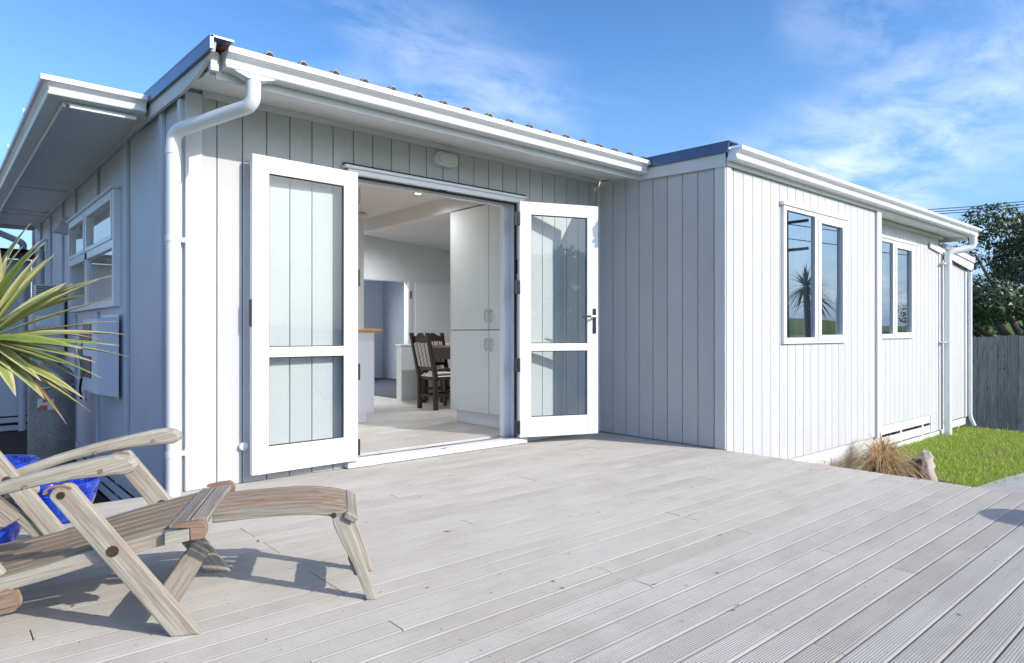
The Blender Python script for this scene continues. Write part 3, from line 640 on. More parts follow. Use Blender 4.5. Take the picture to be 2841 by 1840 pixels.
# -- door leaves: local x along the leaf from the hinge, y=0 is the face seen from the deck
def door(loc, ang, label, right):
    W, H, T = .742, 2.010, .040
    sW, tW, bW = .108, .108, .170; mz0, mz1 = .735, .800
    if right: sW2 = .082
    m = MB(); s2 = sW
    m.box(0, sW, -T, 0, 0, H, .003); m.box(W - s2, W, -T, 0, 0, H, .003)
    m.box(sW + .0003, W - s2 - .0003, -T + .001, -.001, H - tW, H, .002); m.box(sW + .0003, W - s2 - .0003, -T + .001, -.001, 0, bW, .002); m.box(sW + .0003, W - s2 - .0003, -T + .001, -.001, mz0, mz1, .002)
    o = m.build('french_door', 'white', house, loc=loc, rot=(0, 0, ang)); tag(o, label)
    for z0, z1 in ((bW, mz0), (mz1, H - tW)):
        cbox('pane', sW + .004, W - s2 - .004, -.024, -.018, z0 + .004, z1 - .004, 'doorglass', o, .0008)
        g = MB()
        a0, a1 = sW, W - s2; w_ = .006
        for (p, q, r_, s_) in ((a0, a1, z0, z0 + w_), (a0, a1, z1 - w_, z1), (a0, a0 + w_, z0 + w_, z1 - w_), (a1 - w_, a1, z0 + w_, z1 - w_)): g.box(p, q, -.028, -.0135, r_, s_)
        g.build('glazing_seal', 'rubber', o)
    return o, W, H
# right leaf: hinge at (2.64,-.08) free end at (3.33,-.356); its deck face looks to the camera
ang = math.atan2(-.276, .69)
# face seen is the -y side in local terms when x runs to the right: shift so that the visible face is at local y=-T
ro, W_, H_ = door((2.650, -.040, .060), ang, 'right leaf of the glazed double doors, with lever handle, swung out', True)
for z in (.03, .56, 1.22, 1.80):
    h = MB(); h.box(-.050, -.003, -.060, -.030, z, z + .115, .002); h.box(-.024, -.001, -.064, -.0405, z + .008, z + .107, .002)
    h.tube([(-.004, -.053, z), (-.004, -.053, z + .115)], .006, 8); h.build('hinge', 'black', ro)
hd = MB(); hd.box(W_ - .052, W_ - .024, -.050, -.0402, .885, 1.105, .003); hd.tube([(W_ - .038, -.048, .925), (W_ - .038, -.058, .925)], .010, 12); ho = hd.build('handle', 'black', ro)
MB().tube([(W_ - .038, -.05, 1.035), (W_ - .038, -.088, 1.035), (W_ - .05, -.093, 1.035), (W_ - .10, -.095, 1.035)], [.011, .011, .010, .009], 12).build('lever', 'white', ho, True)  # white stem puts the lever's highlight into its colour
MB().tube([(W_ - .10, -.095, 1.035), (W_ - .175, -.095, 1.033)], [.0095, .0085], 12).build('lever_grip', 'black', ho, True)
cbox('latch', W_ + .0002, W_ + .006, -.03, -.012, 1.70, 1.78, 'black', ro, .001)
# left leaf: hinge at right, x runs from the free end to the hinge
lo, _, _ = door((.372, -.072, .060), math.atan2(.026, .75), 'left leaf of the glazed double doors, folded back flat against the boards', False)
cbox('handle', -.010, -.0005, -.028, -.010, .93, 1.10, 'black', lo, .002)
for z in (.03, .56, 1.22, 1.80):
    h = MB(); h.box(W_ + .001, W_ + .024, -.030, -.004, z, z + .115, .002); h.build('hinge', 'black', lo)
cbox('bottom_guide', W_ - .06, W_ + .03, -.045, -.041, .0, .012, 'white', lo, .001)
MB().tube([(.352, 0, .235), (.352, -.028, .235), (.352, -.034, .235)], [.026, .026, .018], 20).build('door_stop', 'white', house, True)
# -- windows
def window(name, axis, face, a0, a1, z0, z1, label, mull, panes, flash_over=.03, sgn=-1):
    """frame around an opening; panes = list of (u0,u1,z0,z1, sash?)"""
    fr = .055; d0, d1 = (face - .028, face + .06)
    m = MB()
    def bx(u0, u1, p0, p1, b0, b1, ch=.002):
        if axis == 'y': m.box(u0, u1, p0, p1, b0, b1, ch)
        else: m.box(p0, p1, u0, u1, b0, b1, ch)
    bx(a0, a0 + fr, d0, d1, z0, z1); bx(a1 - fr, a1, d0, d1, z0, z1); bx(a0 + fr + .0002, a1 - fr - .0002, d0 + .001, d1 - .001, z1 - fr * .7, z1); bx(a0 + fr + .0002, a1 - fr - .0002, d0 + .001, d1 - .001, z0, z0 + fr)
    for (u0, u1, b0, b1) in mull: bx(u0, u1, d0 + .002, d1 - .002, b0, b1)
    o = m.build('window', 'white', house); tag(o, label)
    for (u0, u1, b0, b1, sash) in panes:
        if sash:
            m = MB(); w_ = sash; e0, e1 = face - .036, face + .02
            bx(u0, u0 + w_, e0, e1, b0, b1); bx(u1 - w_, u1, e0, e1, b0, b1); bx(u0 + w_ + .0002, u1 - w_ - .0002, e0 + .001, e1 - .001, b1 - w_, b1); bx(u0 + w_ + .0002, u1 - w_ - .0002, e0 + .001, e1 - .001, b0, b0 + w_)
            m.build('sash', 'white', o); u0, u1, b0, b1 = u0 + w_ - .004, u1 - w_ + .004, b0 + w_ - .004, b1 - w_ + .004
        p0, p1 = face - .004, face + .002
        if axis == 'y': cbox('pane', u0, u1, p0, p1, b0, b1, 'glass', o, .0005)
        else: cbox('pane', p0, p1, u0, u1, b0, b1, 'glass', o, .0005)
    if flash_over:
        if axis == 'y': cbox('head_flashing', a0 - flash_over, a1 + flash_over, face - .042, face - .001, z1 + .001, z1 + .034, 'white', o, .002)
        else: cbox('head_flashing', face - .05, face - .001, a0 - flash_over, a1 + flash_over, z1 + .001, z1 + .02, 'white', o, .002)
    return o
window('window', 'y', BY, WIN1[0] - .03, WIN1[1] + .03, WIN1[2] - .035, WIN1[3] + .005, 'wide two-pane window of the projecting wing', [(5.285, 5.345, .89, 2.07)], [(4.715, 5.285, .905, 2.066, 0), (5.345, 5.94, .875, 2.075, .055)])
window('window', 'y', RY, WIN2[0] - .03, WIN2[1] + .03, WIN2[2] - .02, WIN2[3] + .005, 'narrower two-pane window under the deep eave of the wing', [(7.93, 7.985, .93, 2.07)], [(7.545, 7.93, .935, 2.07, 0), (7.985, 8.605, .90, 2.075, .055)])
ym = 3.10
window('window', 'x', .0, 1.83, 4.10, 1.165, 2.11, 'four-pane window in the shaded side wall', [(ym - .05, ym + .05, 1.22, 2.07), (1.885, 4.045, 1.64, 1.71)], [(1.885, ym - .05, 1.71, 2.07, .035), (ym + .05, 4.045, 1.71, 2.07, .035), (1.885, ym - .05, 1.22, 1.64, 0), (ym + .05, 4.045, 1.22, 1.64, 0)])
window('window', 'x', .0, 5.95, 6.65, 1.27, 2.12, 'small far window in the shaded side wall', [], [(6.005, 6.595, 1.325, 2.08, 0)])
# curtains, dark rooms behind the wing windows
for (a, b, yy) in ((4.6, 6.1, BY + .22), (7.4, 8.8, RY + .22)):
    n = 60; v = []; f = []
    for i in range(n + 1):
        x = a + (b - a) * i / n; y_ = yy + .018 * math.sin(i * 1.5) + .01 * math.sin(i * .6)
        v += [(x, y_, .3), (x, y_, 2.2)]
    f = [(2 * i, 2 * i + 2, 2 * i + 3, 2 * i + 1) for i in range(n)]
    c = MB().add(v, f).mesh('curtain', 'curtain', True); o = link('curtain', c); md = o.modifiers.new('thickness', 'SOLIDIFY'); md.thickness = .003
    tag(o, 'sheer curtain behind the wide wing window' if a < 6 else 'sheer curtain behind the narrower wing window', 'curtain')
# -- inside of the house
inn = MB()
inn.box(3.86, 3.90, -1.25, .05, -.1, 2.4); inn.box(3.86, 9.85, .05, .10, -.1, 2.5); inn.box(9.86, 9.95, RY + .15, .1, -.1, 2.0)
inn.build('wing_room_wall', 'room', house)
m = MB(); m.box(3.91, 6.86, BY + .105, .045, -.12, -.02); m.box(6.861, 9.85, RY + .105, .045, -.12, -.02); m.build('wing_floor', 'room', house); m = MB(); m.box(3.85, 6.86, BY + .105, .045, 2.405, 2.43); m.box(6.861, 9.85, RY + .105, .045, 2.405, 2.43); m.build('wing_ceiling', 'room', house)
iw = wall('inner_wall', 'y', 4.9, 5.0, .13, 6.5, -.05, 2.62, [(3.55, 4.665, -.05, 1.768)], 'inner', house)
m = MB(); m.box(4.667, 4.735, 4.875, 4.899, .06, 1.835); m.box(3.5, 4.6665, 4.875, 4.899, 1.770, 1.835); m.build('door_architrave', 'inner', iw)
cbox('inner_door', 4.80, 5.70, 4.872, 4.898, .07, 1.765, 'white', iw, .003)
cbox('door_latch', 4.70, 4.725, 4.868, 4.8745, 1.50, 1.62, 'black', iw, .002)
m = MB(); m.box(3.0, 4.36, 6.6, 6.68, -.05, 2.4); m.box(4.28, 4.36, 6.0, 6.599, -.05, 2.4); m.box(2.9, 5.7, 7.3, 7.38, -.05, 2.4); m.box(5.62, 5.70, 5.0, 7.3, -.05, 2.4); m.box(2.9, 2.98, 5.0, 6.68, -.05, 2.4); m.build('hall_wall', 'hall', house)
MB().box(2.9, 5.7, 5.0, 7.4, 2.40, 2.43).build('hall_ceiling', 'ceil', house)
m = MB(); m.box(.121, .135, .125, 1.80, 0, 2.5); m.box(.121, .135, 1.80, 4.12, 0, 1.16); m.box(.121, .135, 1.80, 4.12, 2.12, 2.5); m.box(.121, .135, 4.12, 4.9, 0, 2.5); m.build('inner_lining', 'inner', house)
m = MB(); m.box(.136, 1.066, .121, .135, 0, 2.4); m.box(2.731, 6.44, .121, .135, 0, 2.5); m.box(1.066, 2.731, .121, .135, 2.106, 2.4); m.build('inner_lining', 'inner', house)
MB().box(.13, 2.82, .13, 4.89, 2.322, 2.345).build('ceiling', 'ceil', house)
MB().prism([(2.96, 2.515), (6.5, 2.25), (6.5, 2.27), (2.96, 2.535)], 'y', .14, 4.89).build('raked_ceiling', 'ceil', house)
cbox('beam', 2.82, 2.955, .14, 4.88, 2.17, 2.52, 'ceil', house, .004)
MB().box(6.45, 6.5, .1, 4.9, -.05, 2.3).build('inner_wall', 'inner', house)
kw = MB().box(1.9, 2.60, 2.55, 2.68, .06, 2.32); kw.box(1.88, 2.64, 2.53, 2.70, 2.255, 2.31, .01); kw.build('partition_wall', 'inner', house)
nib = MB(); nib.box(3.525, 5.4, 3.24, 3.36, .06, .775); nib.build('half_wall', 'inner', house)
cbox('half_wall_cap', 3.505, 5.42, 3.225, 3.375, .776, .80, 'white', house, .004)
# floor planks
fl = tag(empty('floor', (0, 0, 0)), kind='structure')
yy = .145; k = 0
while yy < 5.0:
    xx = .2 - (k * .37 % 1.1); w_ = .148
    while xx < 6.4:
        a, b = max(xx, .14), min(xx + 1.2, 6.4)
        if b - a > .05 and not (yy > 3.5 and a > 3.62): cbox('plank', a, b - .002, yy, yy + w_ - .0015, .045, .060, 'floor', fl, .0006)
        xx += 1.2
    yy += w_; k += 1
MB().box(.13, 6.45, .13, 5.0, .0, .044).build('subfloor', 'carpet', fl)
MB().box(3.62, 6.4, 3.53, 7.4, .0445, .066).build('carpet', 'carpet', fl)
# pantry
pn = empty('pantry_cupboard', (2.80, .66, .06)); tag(pn, 'tall pale grey pantry cupboard with four doors just inside the doorway', 'cupboard')
PX = lambda n_, x0, x1, y0, y1, z0, z1, mt, par=pn, ch=.002: cbox(n_, x0, x1, y0, y1, z0, z1, mt, par, ch)
PX('carcass', .022, .58, -.46, .474, .13, 2.096, 'rubber'); PX('plinth', .06, .57, -.45, .47, 0, .128, 'white')
PX('end_panel', .0, .58, .4765, .490, .128, 2.098, 'cupboard')
for (y0, y1, hy) in ((-.117, .474, -.085), (-.46, -.123, -.155)):
    for (z0, z1, hz) in ((.13, .914, .72), (.922, 2.096, .99)):
        d = PX('door', 0, .020, y0, y1, z0, z1, 'cupboard')
        zc = (z0 + z1) / 2; yc = (y0 + y1) / 2
        pts = [(-.010, hy - yc, hz - zc), (-.026, hy - yc, hz + .02 - zc), (-.034, hy - yc, hz + .06 - zc), (-.026, hy - yc, hz + .10 - zc), (-.010, hy - yc, hz + .12 - zc)]
        MB().tube(pts, .006, 8).build('handle', 'chrome', d, True)
# kitchen bench end
kb = empty('kitchen_bench', (1.5, 1.64, .06)); tag(kb, 'white kitchen bench with orange timber top inside the doorway', 'bench')
cbox('cabinet', -.3, .72, .0, .85, .10, .893, 'white', kb, .002); cbox('plinth', -.3, .645, .012, .8, 0, .099, 'white', kb, .002)
m = MB(); m.box(-.35, .80, -.03, .9, .895, .932, .012); m.build('benchtop', 'benchtop', kb)
# downlights; all but the first are added, unseen, to brighten the interior
for (x, y_, z, lab, pw) in ((2.47, 1.23, 2.322, 'small lit round downlight in the ceiling inside the doorway', 14), (1.2, 2.6, 2.322, 'added fill downlight over the kitchen, hidden by the left door', 34), (2.2, 3.9, 2.322, 'added fill downlight at the back of the kitchen', 42), (4.0, 1.6, 2.437, 'added fill downlight over the dining table, out of view', 62), (3.7, 4.1, 2.46, 'added fill downlight near the inner doorway', 46), (4.0, 5.7, 2.40, 'added fill downlight in the hall', 130)):
    dl = empty('downlight', (x, y_, z)); tag(dl, lab, 'downlight', 'ceiling downlights')
    MB().lathe([(.048, -.004), (.046, -.008), (.036, -.008), (.036, -.002), (.048, -.001)], seg=24).build('bezel', 'black', dl); MB().lathe([(.0359, -.006), (.0359, -.004)], seg=24).build('lamp', 'lamp', dl)
    pl = bpy.data.lights.new('downlight_glow', 'SPOT'); pl.energy = pw; pl.color = (.96, .98, 1.0); pl.spot_size = R(165); pl.spot_blend = 1.0; pl.shadow_soft_size = .035
    plo = bpy.data.objects.new('downlight_glow', pl); COL.objects.link(plo); plo.parent = dl; plo.location = (0, 0, -.02)
# dining table and chairs
tb = empty('dining_table', (4.25, 2.55, .06)); tag(tb, 'dark dining table with red-brown top and bulbous turned legs', 'table')
cbox('tabletop', -.72, .72, -.42, .42, .70, .728, 'tablewood', tb, .006); m = MB(); m.box(-.66, .66, -.36, -.335, .57, .699); m.box(-.66, .66, .335, .36, .57, .699); m.box(-.66, -.635, -.334, .334, .57, .699); m.box(.635, .66, -.334, .334, .57, .699); m.build('apron', 'darkwood', tb)
for sx in (-1, 1):
    for sy in (-1, 1):
        MB().lathe([(.030, 0), (.040, .02), (.040, .05), (.024, .07), (.022, .09), (.045, .11), (.045, .19), (.030, .21), (.028, .27), (.052, .33), (.058, .39), (.050, .42), (.030, .44), (.036, .47), (.040, .57)], sx * .62, sy * .32, 16).build('leg', 'darkwood', tb, True)
cbox('stretcher', -.58, .58, -.03, .03, .13, .17, 'darkwood', tb, .004)
def chair(loc, rz, label):
    c = empty('dining_chair', loc, rz); tag(c, label, 'chair', 'striped dining chairs')
    D = 'darkwood'          # local +x is forwards, y across
    for s in (-1, 1):
        y0 = s * .165
        m = MB(); m.prism([(-.02, 0), (.025, 0), (.022, .44), (-.095, 1.00), (-.135, 1.00), (-.025, .42)], 'y', y0 - .019, y0 + .019); m.build('back_leg', D, c)
        m = MB(); m.prism([(.35, 0), (.378, 0), (.388, .42), (.345, .42)], 'y', y0 - .019, y0 + .019); m.build('leg', D, c)
        cbox('stretcher', .025, .35, y0 - .009, y0 + .009, .165, .195, D, c, .002)
    cbox('stretcher', .17, .19, -.155, .155, .168, .192, D, c, .002); cbox('stretcher', -.012, .010, -.145, .145, .165, .195, D, c, .002)
    m = MB(); m.box(-.01, .38, -.185, .185, .385, .43, .004); m.build('seat_rail', D, c)
    # top rail with a curved crest, leaning with the back
    m = MB(); n = 12; pts = [(-.146, .875)] + [(-.146 + .292 * i / n, .955 + .045 * math.cos((i / n - .5) * math.pi * 1.5) ** 2 * (1 if .16 < i / n < .84 else .35)) for i in range(n + 1)] + [(.146, .875)]
    n_ = len(pts)
    v = [(-.078 - (z - .875) * .21 + d_, y_, z) for d_ in (-.012, .014) for (y_, z) in pts]; f = [tuple(range(n_)), tuple(range(2 * n_ - 1, n_ - 1, -1))] + [(i, (i + 1) % n_, n_ + (i + 1) % n_, n_ + i) for i in range(n_)]
    m.add(v, f); m.build('top_rail', D, c)
    m = MB(); m.box(-.012, .012, -.146, .146, -.02, .02, .004); m.build('lower_rail', D, c, loc=(-.020, 0, .535), rot=(0, R(-12), 0))
    m = MB(); m.box(-.016, .016, -.143, .143, -.16, .16, .008); m.build('back_pad', 'stripe', c, loc=(-.052, 0, .712), rot=(0, R(-12), 0))
    n = 8; v = []; f = []
    for i in range(n + 1):
        for j in range(n + 1):
            a, b = i / n, j / n; v.append((-.005 + .39 * a, -.18 + .36 * b, .431 + .05 * (1 - (2 * a - 1) ** 4) ** .6 * (1 - (2 * b - 1) ** 4) ** .6))
    f = [(i * (n + 1) + j, (i + 1) * (n + 1) + j, (i + 1) * (n + 1) + j + 1, i * (n + 1) + j + 1) for i in range(n) for j in range(n)]
    f.append(tuple([i * (n + 1) for i in range(n + 1)] + [n * (n + 1) + j for j in range(1, n + 1)] + [i * (n + 1) + n for i in range(n - 1, -1, -1)] + [j for j in range(n - 1, 0, -1)]))
    MB().add(v, f).build('seat_pad', 'stripe', c, True)
    c.scale = (1, 1, .89)
    return c
chair((3.24, 2.21, .06), 0, 'nearest striped chair with dark wooden frame at the table end')
chair((3.95, 3.05, .06), R(-90), 'striped chair behind the dining table, half hidden by the cupboard')
# -- return wing at the far left
MB().box(-4, .0, 7.82, 7.95, -.26, 2.02).build('return_wall', 'side', house)
for k in range(4): cbox('base_slat', -4, -.0, 7.825, 7.85, -.36 - k * .115, -.285 - k * .115, 'side', house, .003)
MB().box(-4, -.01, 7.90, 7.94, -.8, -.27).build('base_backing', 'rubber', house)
MB().box(-4, .1, 7.55, 7.80, 2.03, 2.15).build('return_gutter', 'rubber', house); MB().prism([(7.55, 2.15), (8.3, 2.22), (8.3, 2.18), (7.55, 2.11)], 'x', -4, .1).build('return_roof', 'roof', house)
pipe('p', [(-.7, 7.38, 2.42), (-.45, 7.38, 2.36), (-.11, 7.55, 2.24), (-.11, 7.74, 2.1), (-.11, 7.74, -.7)], .045).build('downpipe', 'side', house, True)

# ------------------------------------------------------------------ things on the walls
wl = empty('wall_light', (1.905, 0, 2.305)); tag(wl, 'white oval bulkhead light on the wall above the doorway', 'light')
def oval(w, h, n=14):
    r_ = h / 2; a = w / 2 - r_; return [(a + r_ * math.sin(math.pi * k / n), r_ * math.cos(math.pi * k / n)) for k in range(n + 1)] + [(-a - r_ * math.sin(math.pi * k / n), -r_ * math.cos(math.pi * k / n)) for k in range(n + 1)]
def loft(sections):
    m = MB(); n = len(sections[0][1]); v = []; f = []
    for yv, ps in sections: v += [(p[0], yv, p[1]) for p in ps]
    for i in range(len(sections) - 1): f += [(i * n + k, i * n + (k + 1) % n, (i + 1) * n + (k + 1) % n, (i + 1) * n + k) for k in range(n)]
    f += [tuple(range(n)), tuple(range((len(sections) - 1) * n, len(sections) * n))]; return m.add(v, f)
loft([(-.001, oval(.21, .105)), (-.045, oval(.21, .105)), (-.052, oval(.20, .096))]).build('base', 'white', wl, True)
loft([(-.0525, oval(.180, .078)), (-.068, oval(.176, .075)), (-.076, oval(.16, .06))]).build('diffuser', 'diffuser', wl, True)
mb = empty('meter_box', (-.0, 1.98, .44)); tag(mb, 'pale plastic meter box with dark panes on the side wall', 'meter box')
m = MB(); m.prism([(-.012, 0), (-.15, .03), (-.15, .62), (-.012, .64)], 'y', -.20, .42); m.build('cover', 'meter', mb)
cbox('backplate', -.0118, -.007, -.25, .45, -.02, .66, 'meter', mb, .001)
for z0, z1 in ((.44, .58), (.14, .32)): cbox('pane', -.156, -.151, .03, .40, z0, z1, 'black', mb, .002)
ht = empty('water_heater', (-.0, 4.6, .72)); tag(ht, 'wall-mounted gas water heater with louvred flue behind the spiky plant', 'heater')
cbox('body', -.30, -.008, -.1, .32, 0, .62, 'heater', ht, .01)
fo = cbox('flue', -.26, -.03, -.02, .24, .621, .76, 'heater', ht, .006)
for k in range(5): cbox('louvre', -.115, .115, -.1335, -.1305, -.05 + k * .022, -.040 + k * .022, 'black', fo, .0005)
cbox('panel', -.27, -.05, -.1035, -.1005, .30, .42, 'white', ht, .001); cbox('control_plate', -.24, -.10, -.1065, -.1037, .31, .40, 'meter', ht, .001)
vh = empty('wall_vent', (-.0, 4.35, 2.10)); tag(vh, 'small grey hooded vent on the side wall by the window', 'vent')
MB().prism([(-.008, -.08), (-.13, -.06), (-.05, .10), (-.008, .10)], 'y', -.09, .09).build('hood', 'side', vh)
rg = empty('gas_regulator', (-.0, 3.12, .62)); tag(rg, 'gas regulator with hoses on the side wall beside the bottle', 'regulator')
m = MB(); m.box(-.09, -.008, -.06, .12, .26, .34, .01); m.build('changeover_valve', 'chrome', rg)
MB().tube([(-.05, .02, .26), (-.06, .03, .16), (-.05, .03, .04), (-.05, .03, -.1)], [.03, .036, .018, .012], 12).build('regulator_body', 'chrome', rg, True)
MB().tube([(-.03, -.05, .27), (-.03, -.06, .05), (-.03, -.06, -.32)], .008, 8).build('pipe', 'chrome', rg, True)
MB().tube([(-.05, .03, -.1), (-.06, .05, -.2), (-.05, .04, -.3)], .011, 8).build('hose', 'black', rg, True)
gb = empty('gas_bottle', (-.30, 3.0, -.53)); tag(gb, 'tall dull galvanised gas bottle standing against the side wall', 'gas bottle')
MB().lathe([(.165, 0), (.165, .05), (.18, .06), (.18, 1.02), (.172, 1.09), (.15, 1.14), (.11, 1.175), (.05, 1.19)], seg=40).build('body', 'galv', gb, True)
MB().lathe([(.075, 1.16), (.075, 1.32), (.070, 1.32), (.070, 1.17)], seg=24).build('collar', 'galv', gb, True)
MB().tube([(0, 0, 1.18), (0, 0, 1.30)], .02, 10).build('valve', 'brass', gb, True)
v = []; n = 8
for i in range(n + 1):
    a = R(228 + 40 * i / n); v += [(.1815 * math.cos(a), .1815 * math.sin(a), .80), (.1815 * math.cos(a), .1815 * math.sin(a), .90)]
MB().add(v, [(2 * i, 2 * i + 2, 2 * i + 3, 2 * i + 1) for i in range(n)]).build('label', 'label', gb)
ch = MB()
for i in range(26):
    a = R(-150 + i * 8); ch.tube([(.186 * math.cos(a), .186 * math.sin(a), 1.0 + .012 * math.sin(i)), (.186 * math.cos(a + R(9)), .186 * math.sin(a + R(9)), 1.0 + .012 * math.sin(i + 1))], .006 if i % 2 else .0085, 6)
ch.build('chain', 'chrome', gb)

# ------------------------------------------------------------------ steamer lounger
lg = empty('sun_lounger', (-.53, -2.04, 0), math.atan2(-.45, .893)); tag(lg, 'weathered slatted teak steamer lounger on the deck', 'lounger')
def uzprism(name, pts, v0, v1, mat, ang=0.0, parent=lg, ch=.004, smooth=False):
    """outline in (u,z), thickness in v; the object's own x axis is turned by ang so that the grain follows it"""
    cu = sum(p[0] for p in pts) / len(pts); cz = sum(p[1] for p in pts) / len(pts); c, s = math.cos(ang), math.sin(ang)
    loc_ = [((p[0] - cu) * c + (p[1] - cz) * s, -(p[0] - cu) * s + (p[1] - cz) * c) for p in pts]
    me = MB().prism(loc_, 'y', -(v1 - v0) / 2, (v1 - v0) / 2).mesh(name, mat, smooth)
    o = link(name, me, parent, (cu, (v0 + v1) / 2, cz), (0, -ang, 0))
    if name.endswith('_slat') and not name.startswith('back'):
        me.materials.append(M['teakbrown'])
        for p in me.polygons:
            if abs(p.normal.y) > .9 and not (p.normal.y < 0 and v0 < (.08 if 'seat' in name else .14)): p.material_index = 1
    if ch: b = o.modifiers.new('soft_edge', 'BEVEL'); b.width = ch; b.segments = 2; b.limit_method = 'ANGLE'; b.angle_limit = R(40)
    return o
def strap(p0, p1, w, round0=False, round1=True, flat0=False):
    a = math.atan2(p1[1] - p0[1], p1[0] - p0[0]); d = (math.cos(a), math.sin(a)); n_ = (-d[1], d[0]); h = w / 2; out = []
    def cap(p, sg):
        return [(p[0] + sg * d[0] * h * math.cos(t) + n_[0] * h * math.sin(t) * -sg, p[1] + sg * d[1] * h * math.cos(t) + n_[1] * h * math.sin(t) * -sg) for t in [R(k) for k in range(-90, 91, 18)]]
    e0 = [(p0[0] + n_[0] * h, p0[1] + n_[1] * h), (p0[0] - n_[0] * h, p0[1] - n_[1] * h)] if not round0 else None
    if flat0:
        # cut level at z=0
        q = []
        for sg in (1, -1): bx_, bz_ = p0[0] + sg * n_[0] * h, p0[1] + sg * n_[1] * h; t = -bz_ / d[1]; q.append((bx_ + d[0] * t, 0.0))
        e0 = q
    e1 = [(p1[0] - n_[0] * h, p1[1] - n_[1] * h), (p1[0] + n_[0] * h, p1[1] + n_[1] * h)]
    pts = (e0 if e0 else cap(p0, -1)) + (e1 if not round1 else [(p1[0] - n_[0] * h * math.cos(t) + d[0] * h * .55 * math.sin(t), p1[1] - n_[1] * h * math.cos(t) + d[1] * h * .55 * math.sin(t)) for t in [R(k) for k in range(0, 181, 18)]])
    return pts, a
VN, VF = 0.0, .58
for v0 in (VN, VF):
    pts, a = strap((.0, 0), (-.347, .472), .070, flat0=True)
    L_ = uzprism('leg', pts, v0 - .016, v0 + .016, 'teak', a, ch=.005)
    for (bu, bz, br) in ((-.345, .462, .011), (-.205, .283, .017)):
        MB().tube([(0, 0, 0), (0, -.003, 0)], br, 14).build('bolt', 'brass', lg, loc=(bu, v0 - .0165, bz))
    # curved brown shoe over the leg's end
    n = 12; arc = [(-.351 + .042 * math.cos(R(30 + 150 * i / n)), .468 + .042 * math.sin(R(30 + 150 * i / n)) * .62) for i in range(n + 1)] + [(-.351 + .0365 * math.cos(R(180 - 150 * i / n)), .466 + .0365 * math.sin(R(180 - 150 * i / n)) * .6) for i in range(n + 1)]
    uzprism('leg_shoe', arc, v0 - .018, v0 + .018, 'teakbrown', .0, ch=0)
ARM = [(-1.0, .335), (-.85, .388), (-.707, .441), (-.58, .487), (-.451, .525), (-.345, .550), (-.25, .570), (-.20, .577), (-.16, .572), (-.14, .556), (-.137, .542), (-.146, .525), (-.165, .516), (-.20, .515), (-.317, .507), (-.40, .494), (-.514, .468), (-.6, .440), (-.688, .405), (-.85, .345), (-1.0, .292)]
for v0 in (VN - .002, VF + .005):
    uzprism('arm', ARM, v0 - .024, v0 + .024, 'teak', R(15), ch=.012)
    MB().tube([(0, 0, 0), (0, -.002, 0)], .007, 12).build('plug', 'teakbrown', lg, loc=(-.235, v0 - .0252, .532)); MB().tube([(0, 0, 0), (0, -.002, 0)], .007, 12).build('plug', 'teakbrown', lg, loc=(-.435, v0 - .0252, .495))
for v0 in (.06, .52):
    pts, a = strap((-.545, .20), (-.79, .545), .062); uzprism('back_strut', pts, v0 - .014, v0 + .014, 'teak', a)
    MB().tube([(0, 0, 0), (0, -.003, 0)], .014, 12).build('bolt', 'brass', lg, loc=(-.704, v0 - .0145, .416))
    pts, a = strap((-.85, .285), (-.640, .378), .052, round0=True); uzprism('back_rail', pts, v0 + .016, v0 + .040, 'teak', a)
    pts, a = strap((-1.0, .0), (-.488, .152), .064, round0=True); uzprism('rear_leg', pts, v0 - .055, v0 - .027, 'teakbrown', a)
def topz(u):
    K = [(-1.1, .130), (-.8, .160), (-.66, .186), (-.527, .214), (-.4, .243), (-.287, .274), (-.166, .302), (-.075, .322), (.0, .336), (.06, .345)]
    for (a, b), (c, d) in zip(K[:-1], K[1:]):
        if u <= c: t = (u - a) / (c - a); return b + (d - b) * t
    return K[-1][1]
us = [-1.0 + .05 * i for i in range(21)] + [.005]
for v0 in (.018, .540):
    pts = [(u, topz(u)) for u in us] + [(u, topz(u) - (.044 if u > -.2 else .044)) for u in reversed(us)]
    uzprism('seat_rail', pts, v0, v0 + .026, 'teak', R(12), ch=.003)
def slat(name, ulist, fz, v0, v1, th, mat, ang=0.0):
    pts = [(u, fz(u)) for u in ulist] + [(u, fz(u) - th) for u in reversed(ulist)]
    return uzprism(name, pts, v0, v1, mat, ang, ch=.004)
us2 = [-.98 + .04 * i for i in range(23)] + [-.068]
nS = 6; vv0, vv1 = .055, .532; wS = (vv1 - vv0) / nS
for k in range(nS): slat('seat_slat', us2, lambda u: topz(u) + .006, vv0 + k * wS + .012, vv0 + (k + 1) * wS - .012, .018, 'slat', R(12))
def crossboard(name, u0, z0, u1, z1, v0, v1, th, mat, ch=.004):
    """flat board lying across, its grain along v"""
    a = math.atan2(z1 - z0, u1 - u0); L_ = math.hypot(u1 - u0, z1 - z0)
    me = MB().box(-(v1 - v0) / 2, (v1 - v0) / 2, -L_ / 2, L_ / 2, -th, 0, ch).mesh(name, mat)
    o = link(name, me, lg); o.matrix_local = Matrix.Translation(((u0 + u1) / 2, (v0 + v1) / 2, (z0 + z1) / 2)) @ Matrix.Rotation(-a, 4, 'Y') @ Matrix.Rotation(R(90), 4, 'Z'); return o
crossboard('cross_board', -.066, .333, -.008, .346, .046, .538, .022, 'teakgrey'); crossboard('cross_board', -.002, .349, .052, .353, .046, .538, .022, 'teakgrey')
